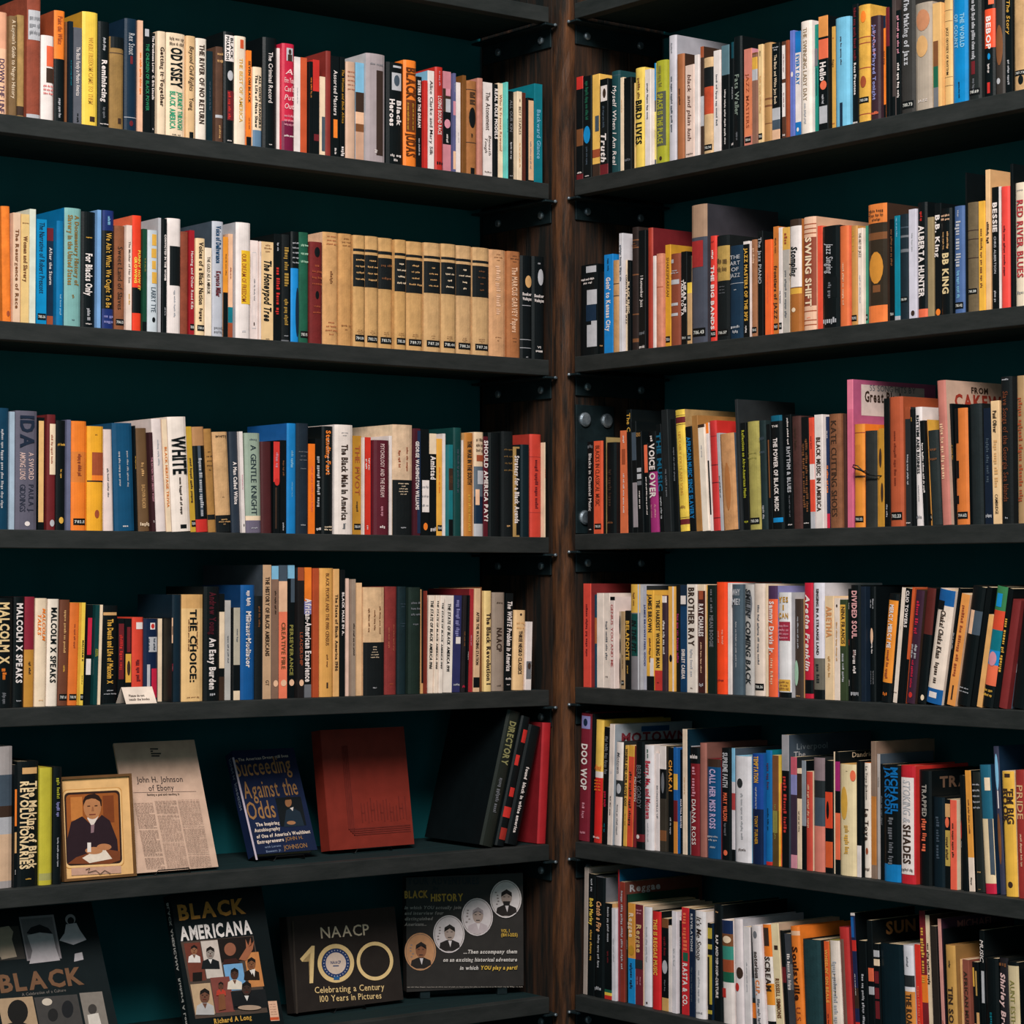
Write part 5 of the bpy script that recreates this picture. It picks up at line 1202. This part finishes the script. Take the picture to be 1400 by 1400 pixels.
# navy autobiography -----------------------------------------------------------
P = Panel((350, 1177), (435, 1166), (318, 1035), Z5, .03, up=.003)
r = P.root('displayed_book'); slab(P, '15203c', '1b2748', parent=r)
p = Print(P); B = '93693f'; Cc = 'd9c3b4'
p.text('The American Dream still lives', 326, 1041, 394, 1035, 4, Cc)
p.text('Succeeding', 324, 1062, 399, 1055, 23, B); p.text('Against the', 335, 1092, 408, 1086, 23, B); p.text('Odds', 340, 1121, 378, 1117, 24, B)
p.quad(376, 1091, 411, 1130, '0c1216', -.05, .2); p.poly([(388, 1131), (391, 1108), (399, 1104), (410, 1110), (416, 1129)], '1a2733'); p.oval(394, 1097, 4.6, 6.5, '8a5c3c'); p.poly([(389.5, 1094), (391, 1089.5), (396, 1089), (398.5, 1093)], '17100e')
p.poly([(396, 1105), (401, 1103.5), (400, 1109)], 'cfc0b8'); p.oval(398, 1125, 6, 2.6, '9a6a48')
p.text('The Inspiring', 350, 1130, 382, 1127, 4.5, Cc, 1); p.text('Autobiography', 348, 1138, 383, 1134.5, 4.5, Cc, 1)
p.text("of One of America's Wealthiest", 351, 1146.5, 424, 1139, 4.5, Cc, 1); p.text('Entrepreneurs', 352, 1154, 388, 1150, 4.5, Cc, 1)
p.text('JOHN H.', 390, 1150, 414, 1147, 5, B); p.text('JOHNSON', 388, 1162, 420, 1158.5, 6, B); p.text('with Lerone', 362, 1160, 384, 1157.5, 3, '7a86a0'); p.text('Bennett Jr.', 364, 1166, 385, 1163.5, 3, '7a86a0')
p.quad(317, 1036, 319.6, 1176, 'b7a8b4', -.1, .232)
obj('cover_print', p, r)
g = Geo(); sp = layout('JOHN H. JOHNSON', 0, 0); k = P.H * .5 / sp[2]
g.mesh([(-.0018, P.th * .5 + (b - .5) * .008, P.H * .95 - a * k) for a, b in sp[0]], sp[1], lin('8f97a8'), 2); obj('spine_print', g, r)
tag(r, 'navy hardback with bronze title shown face out leaning on its easel', 'book')
easel(P, 'black wire easel holding up the navy hardback', .25, .75)

# dark red leather volume --------------------------------------------------------
P = Panel((452, 1167), (567, 1160), (438, 1002), Z5, .034, up=.003)
r = P.root('leather_album'); slab(P, '7d2c22', '7d2c22', parent=r)
w, H = P.width, P.H; g = Geo(); c = lin('6f261e')
for i in range(4):
    x = w * .23 + i * .0042; g.box((x, -.0011, H * .16 - i * .0042), (x + .0022, 0, H * .86), c, 3)
    g.box((x, -.0011, H * .16 - i * .0042), (w * .97, 0, H * .16 - i * .0042 + .0022), c, 3)
obj('tooled_border', g, r)
g = Geo(); x = w * .36
for k in range(15):
    hh = rndf.uniform(.03, .055); x += w * .038
    g.box((x, -.0009, H * .2 + rndf.uniform(0, .006)), (x + .0017, 0, H * .2 + hh), c, 3)
    if k % 3 == 0: g.box((x, -.0009, H * .2 + hh * .5), (x + w * .034, 0, H * .2 + hh * .5 + .0016), c, 3)
obj('embossed_title', g, r)
tag(r, 'dark red leather-bound album with tooled border standing face out', 'album')
easel(P, 'black wire easel under the dark red leather album', .26, .7)

# large black photo book, lowest shelf ---------------------------------------------
P = Panel((-4, 1461), (169, 1437), (-44, 1258), Z6, .03)
r = P.root('photo_book'); slab(P, '0f1719', parent=r)
p = Print(P); s = -.075; k = .2
p.quad(-30, 1270, 25, 1315, '3a3430', s, .22); p.poly([(0, 1268), (12, 1266), (18, 1274), (16, 1284), (23, 1308), (2, 1312), (-6, 1284)], 'a4907c'); p.poly([(-12, 1272), (-2, 1270), (2, 1308), (-10, 1312)], '9c8a78')
p.quad(25.5, 1254, 73, 1314, '8c8284', s, .19); p.quad(28, 1257, 71, 1311, '6e6668', s, .19)
p.poly([(36, 1276), (42, 1268), (54, 1264), (66, 1269), (72, 1277), (54, 1281)], '1c1c20'); p.poly([(37, 1279), (54, 1275), (72, 1277), (76, 1296), (82, 1313), (40, 1318), (44, 1300)], 'b0a6a8')
p.oval(96, 1257, 7, 7, 'a09698'); p.oval(96.5, 1259, 4.6, 5, '17171a'); p.poly([(90, 1264), (104, 1262), (109, 1272), (118, 1285), (100, 1292), (81, 1286), (88, 1276)], 'b6acb0'); p.poly([(102, 1304), (112, 1302), (114, 1312), (101, 1315)], 'aaa2a4')
p.text('BLACK', 1, 1357, 115, 1345, 23, '6a4a34', 1); p.text('A Celebration of a Culture', 30, 1362, 90, 1355.5, 4, '6a625c')
p.quad(-4, 1366, 44, 1420, 'a08468', s, .2); p.oval(24, 1384, 14, 17, '14110f'); p.poly([(10, 1400), (26, 1396), (46, 1404), (50, 1420), (6, 1420)], '14110f')
p.quad(46, 1364, 105, 1418, '3c3836', s, .2); p.oval(64, 1370, 7, 5, 'c0b0a0'); p.oval(92, 1380, 8, 12, '17171a'); p.oval(72, 1388, 7, 9, '1c1a1a')
p.quad(108, 1358, 139, 1412, '7a7068', s, .2); p.oval(126, 1380, 6, 7, '3a3431'); p.poly([(119, 1388), (134, 1385), (139, 1404), (122, 1406)], 'c6bab0')
obj('cover_print', p, r)
tag(r, 'large black photo book with monochrome pictures and brown block title', 'book')

# collage cover ---------------------------------------------------------------------
P = Panel((264, 1428), (391, 1415), (233, 1229), Z6, .028)
r = P.root('displayed_book'); slab(P, '0b1416', '10191b', parent=r)
p = Print(P)
p.text('BLACK', 245, 1258, 336, 1248, 20, 'b27834', 1); p.text('AMERICANA', 247, 1286, 345, 1276, 18, 'd8cdc8', 1)
p.quad(247, 1288, 346, 1393, '4a3c34', -.09, .19)
def head(cx, cy, q, skin, suit, hair='1a1412', bw=1.0):
    p.poly([(cx - 9 * q * bw, cy + 19 * q), (cx - 8 * q * bw, cy + 10 * q), (cx - 3 * q, cy + 7 * q), (cx + 3 * q, cy + 7 * q), (cx + 9 * q * bw, cy + 10 * q), (cx + 10 * q * bw, cy + 19 * q)], suit)
    p.poly([(cx - 2.4 * q, cy + 7.4 * q), (cx + 2.4 * q, cy + 7.4 * q), (cx + .6 * q, cy + 13 * q)], 'd6ccc6' if suit[0] in '12' else '6a4434')
    p.oval(cx, cy, 5 * q, 7 * q, skin, 14)
    for e in (-2.1, 2.1): p.quad(cx + (e - .9) * q, cy - 1.2 * q, cx + (e + .9) * q, cy - .4 * q, '140e0c')
    p.quad(cx - 1.8 * q, cy + 3.2 * q, cx + 1.8 * q, cy + 4.1 * q, '5a2018'); p.quad(cx - .6 * q, cy + .2 * q, cx + .8 * q, cy + 1.8 * q, '3a2219')
    p.poly([(cx - 5 * q, cy - 1 * q), (cx - 4.6 * q, cy - 5 * q), (cx, cy - 8 * q), (cx + 4.6 * q, cy - 5 * q), (cx + 5 * q, cy - 1 * q), (cx, cy - 4 * q)], hair)
cells = [(251, 1290, 273, 1342, '6a3428'), (274, 1287, 297, 1338, 'c4b4aa'), (297, 1284, 345, 1316, '1c1512'), (305, 1319, 331, 1355, '6f9cc4'), (333, 1303, 353, 1350, 'c07c48'),
         (260, 1346, 287, 1388, 'b89878'), (287, 1337, 313, 1385, '7a4038'), (315, 1356, 362, 1381, '17191b')]
for x0, y0, x1, y1, c in cells: p.quad(x0, y0, x1, y1, c, -.08, .17)
head(265, 1299, .9, '8a5a40', 'd8ccc6'); p.quad(263, 1330, 276, 1342, '17120f', -.08)
head(287, 1303, 1.15, '8c8078', '15181a', bw=1.15)
p.oval(314, 1298, 8, 9, '8c5640'); p.poly([(306, 1312), (322, 1310), (328, 1316), (304, 1319)], '3a1d18'); p.poly([(326, 1312), (336, 1296), (335, 1284), (339, 1293), (342, 1282), (343, 1293), (347, 1286), (345, 1298), (336, 1314)], '9a5c40')
head(320, 1332, 1.1, '4a3026', 'd8c8b8'); head(343, 1318, 1.15, '7a4e34', '22160f'); p.poly([(343, 1326), (348, 1325), (347, 1336)], 'e0d4cc')
head(279, 1362, 1.35, '6a4434', 'b0aaa8', bw=1.0); head(301, 1348, .7, '5a3a2c', 'b03a2c'); p.poly([(298, 1360), (306, 1359), (308, 1380), (298, 1382)], '7a4a30')
head(336, 1352, 1.3, '3a2a24', '141618', bw=1.4); p.oval(340, 1378, 16, 3.4, 'a58a76')
p.text('Richard A Long', 292, 1400, 343, 1394, 6.5, 'c69440', 1)
obj('cover_print', p, r)
g = Geo(); sp = layout('BLACK AMERICANA   Richard A Long', 1, 0); k = P.H * .86 / sp[2]
g.mesh([(-.0018, P.th * .5 + (b - .5) * .008, P.H * .95 - a * k) for a, b in sp[0]], sp[1], lin('b8b2ac'), 2); obj('spine_print', g, r)
p = Print(P, 1); p.quad(366, 1369, 378, 1396, 'd8a88c', -.05, .15); p.quad(369, 1391, 381, 1395, 'c0502c', -.05, .1)
for q in range(5): p.text(smudge(2, rndf), 368 + q * .6, 1374 + q * 3.4, 376 + q * .6, 1373.6 + q * 3.4, 1.2, '7a4a38')
obj('price_sticker', p, r)
tag(r, 'black paperback with a cover collage of colour portraits, lowest shelf', 'book')

# anniversary book -----------------------------------------------------------------------
P = Panel((404, 1389), (553, 1381), (397, 1257), Z6, .03, tilt=.17, up=.003)
r = P.root('displayed_book'); slab(P, '2b2522', '2b2522', parent=r)
p = Print(P); G = 'e2bf86'
p.text('NAACP', 439, 1283, 505, 1278, 15, 'dcc4a8', 0)
p.poly([(410, 1311), (426, 1293), (430, 1293), (428, 1344), (423, 1344.4), (424.5, 1302), (413, 1315)], G)
p.ring(459, 1317, 25, 26.5, 19.5, 20.5, G); p.oval(459, 1317, 19, 20, '2a3c66'); p.oval(459, 1317, 14, 15, 'd9bfae'); p.text('NAACP', 452, 1318, 466, 1317.4, 4, '2a3c66', 1); p.quad(455, 1320, 463, 1321.5, '2a3c66', -.03); p.quad(456, 1335, 464, 1340, '2a5a8a', -.03)
for i in range(26):
    t = 2 * math.pi * i / 26; p.oval(459 + 16.6 * math.cos(t), 1317 + 17.6 * math.sin(t), .8, .8, 'b9b2b8', 6)
p.ring(512, 1314, 25, 26.5, 20.5, 21.5, G)
p.text('Celebrating a Century', 430, 1358, 525, 1353, 8.5, G); p.text('100 Years in Pictures', 437, 1370, 521, 1365, 8.5, G)
p.quad(398.5, 1259, 401, 1386, '3a322c', -.05, .045)
obj('cover_print', p, r)
g = Geo(); g.box((.004, .0027, .0012), (P.width - .004, P.th - .0027, .0029), lin('2a5f94'), 0); obj('blue_endpaper_edge', g, r)
tag(r, 'square dark brown book with a gold number and round seal, lowest shelf', 'book')
easel(P, 'black wire easel in front of the square dark brown book', .33, .62)

# black boxed game -------------------------------------------------------------------------
YW = math.atan2(RT.y, RT.x)
P = Panel((556, 1357), (716, 1355), (553, 1200), Z6, .034, yaw=YW * .5, tilt=.02, v0=.155)
P.H = min(P.H, Z5 - TH - .008 - P.O.z)
r = P.root('game_box'); w, H = P.width, P.H
g = Geo(); g.box((0, 0, 0), (w, .026, H), lin('312d2b'), 0); obj('box_lid', g, r)
g = Geo(); g.box((.002, .0262, .002), (w - .002, .034, H - .002), lin('211e1d'), 0); obj('box_base', g, r)
p = Print(P)
p.text('YOUR ADVENTURES', 557, 1209, 655, 1208.5, 9, '18242a', 1); p.text('IN', 592, 1217, 599, 1217, 5, '18242a', 1)
p.text('BLACK', 553, 1228, 585, 1227, 9.5, 'b98f38', 1); p.text('HISTORY', 589, 1232, 633, 1231.5, 9.5, 'c2983a', 1)
for i, t in enumerate(('In which YOU actually join', 'and interview four', 'distinguished', 'Americans...')): p.text(t, 553, 1243 + i * 7.6, 553 + (77, 53, 38, 30)[i], 1242.6 + i * 7.6, 4.2, '8f8680', 1, 1)
for cx, cy, c in ((574.5, 1301, 'c08a62'), (613.5, 1277, 'cfc2c2'), (652, 1253.5, 'cfc2c2'), (691, 1229, 'd6cac8')):
    p.oval(cx, cy, 21.5, 25.8, c, 28); p.ring(cx, cy, 20, 24.2, 19.4, 23.6, '6e6258', 28)
    d = '2a2422'
    p.poly([(cx - 13, cy + 19), (cx - 12, cy + 12), (cx - 3, cy + 8), (cx + 5, cy + 8), (cx + 14, cy + 12), (cx + 15, cy + 18), (cx + 6, cy + 23), (cx - 6, cy + 23)], d if cx != 652 else 'b8a8aa')
    p.poly([(cx - 1, cy + 9), (cx + 4, cy + 9), (cx + 2, cy + 18)], 'd0c4c4')
    p.oval(cx + 1, cy - 2, 7.4, 10.5, 'a89288' if c != 'c08a62' else '8c5a40', 16); p.poly([(cx - 6.5, cy - 3), (cx - 6, cy - 9), (cx + 1, cy - 13.5), (cx + 8, cy - 9), (cx + 8.5, cy - 3), (cx + 5, cy - 8), (cx - 3, cy - 8)], d if cx != 652 else '9a8c8e')
    p.quad(cx - 3.5, cy - 3.6, cx - .8, cy - 2.6, d); p.quad(cx + 2.6, cy - 3.6, cx + 5.2, cy - 2.6, d); p.quad(cx - 1.6, cy + 4, cx + 3.6, cy + 5.2, d)
    if cx == 691: p.poly([(cx - 4, cy + 3), (cx + 6, cy + 3), (cx + 5, cy + 9), (cx - 3, cy + 9)], d)
    for q in range(5): p.oval(cx - 13 + rndf.uniform(-2, 3), cy - 9 + q * 4, 1.6, 1.0, '8a7c78', 6)
p.text('VOL. 1', 684.5, 1274.5, 696, 1274.3, 4.2, 'c29a3c', 1); p.text('(BH 1-2125)', 684.5, 1280, 707, 1279.8, 4.2, 'c29a3c', 1)
p.text('...Then accompany them', 633, 1303.5, 706, 1303, 5, 'c8beb8', 1, 1); p.text('on an exciting historical adventure', 605, 1314.5, 706, 1314, 5, 'c8beb8', 1, 1)
p.text('in which', 628, 1325.5, 653, 1325.4, 5, 'c8beb8', 1, 1); p.text('YOU play a part!', 656, 1325.3, 706, 1325, 5, 'd8ac44', 1, 1)
p.text(smudge(28, rndf), 556, 1350, 714, 1349.6, 1.6, '8f857c')
obj('lid_print', p, r)
tag(r, 'black square game box printed with four oval portraits, lowest shelf', 'box')
gap = P.O.z - Z6 - .001
st = empty('display_stand', (P.O.x, P.O.y, Z6 + .0002), math.atan2(P.U.y, P.U.x))
for q in (.12, .78):
    g = Geo(); g.box((w * q, .004, 0), (w * q + .022, .046, gap)); solid('foot', g, M_STEEL, st, .001)
g = Geo(); g.box((w * .12, .0465, 0), (w * .78 + .022, .05, gap + .05)); solid('back_rest', g, M_STEEL, st, .001)
tag(st, 'low black stand under the game box with oval portraits', 'stand')

# folded tent card ---------------------------------------------------------------------------
Z4 = SHELF['L'][3]; u0 = hit('L', 172.5, 964, .006)[0]; u1 = hit('L', 214.5, 962, .006)[0]
r = empty('tent_card', (u0, .006, Z4 + .0003)); W = u1 - u0; hh = .031; dp = .019
g = Geo(); c = lin('e3cdbd')
def leaf(y0, y1):
    q = Geo(); s = .0006 if y1 > y0 else -.0006
    q.mesh([(0, y0, 0), (W, y0, 0), (W, y1, hh), (0, y1, hh), (0, y0 + s, 0), (W, y0 + s, 0), (W, y1 + s, hh), (0, y1 + s, hh)], [(0, 1, 2, 3), (5, 4, 7, 6), (1, 5, 6, 2), (4, 0, 3, 7), (3, 2, 6, 7), (0, 4, 5, 1)], c, 0); return q
obj('front_leaf', leaf(0, dp), r); obj('rear_leaf', leaf(dp * 2 + .0014, dp + .0014), r)
g = Geo()
for i, t in enumerate(('Please do not', 'touch the books')):
    V, F, wd = layout(t, 1); k = W * (.5, .66)[i] / wd; z0 = hh * (.42, .2)[i]; x0 = W * (.16, .13)[i]; L2 = math.hypot(hh, dp)
    g.mesh([(x0 + a * k, (z0 + b * .0042) * dp / hh - .0006, z0 + b * .0042) for a, b in V], F, lin('3a2c26'), 2)
obj('lettering', g, r)
tag(r, 'small white folded notice card standing in front of the paperbacks', 'card')

# cord tied round the two worn books on the right third row ------------------------------------
ur = lambda x, v=.011: hit('R', x, 650, v)[0]
zc = hit('R', 1183, 641, .011)[1]; ZR = SHELF['R'][2]
pts = [(ur(1166), .06, zc + .002), (ur(1166), .018, zc + .001), (ur(1169), .009, zc + .002), (ur(1176), .007, zc), (ur(1183), .006, zc - .006), (ur(1190), .007, zc - .012), (ur(1197), .009, zc - .014), (ur(1200.2), .02, zc - .014), (ur(1200.2), .06, zc - .014)]
r = empty('cord', world('R', ur(1183), .006, zc), RZ['R']); B0 = (ur(1183), .006, zc)
tube('loop', [(a - B0[0], b - B0[1], c - B0[2]) for a, b, c in pts], .0013, M_WIRE, r)
bow = [(0, -.001, -.004), (-.012, -.004, .006), (-.022, -.004, .008), (-.024, -.004, .004), (-.012, -.004, -.001), (0, -.001, -.005), (.012, -.004, -.004), (.018, -.004, -.010)]
tube('bow', bow, .0012, M_WIRE, r)
tag(r, 'dark cord tied round two worn books on the right third row', 'cord')
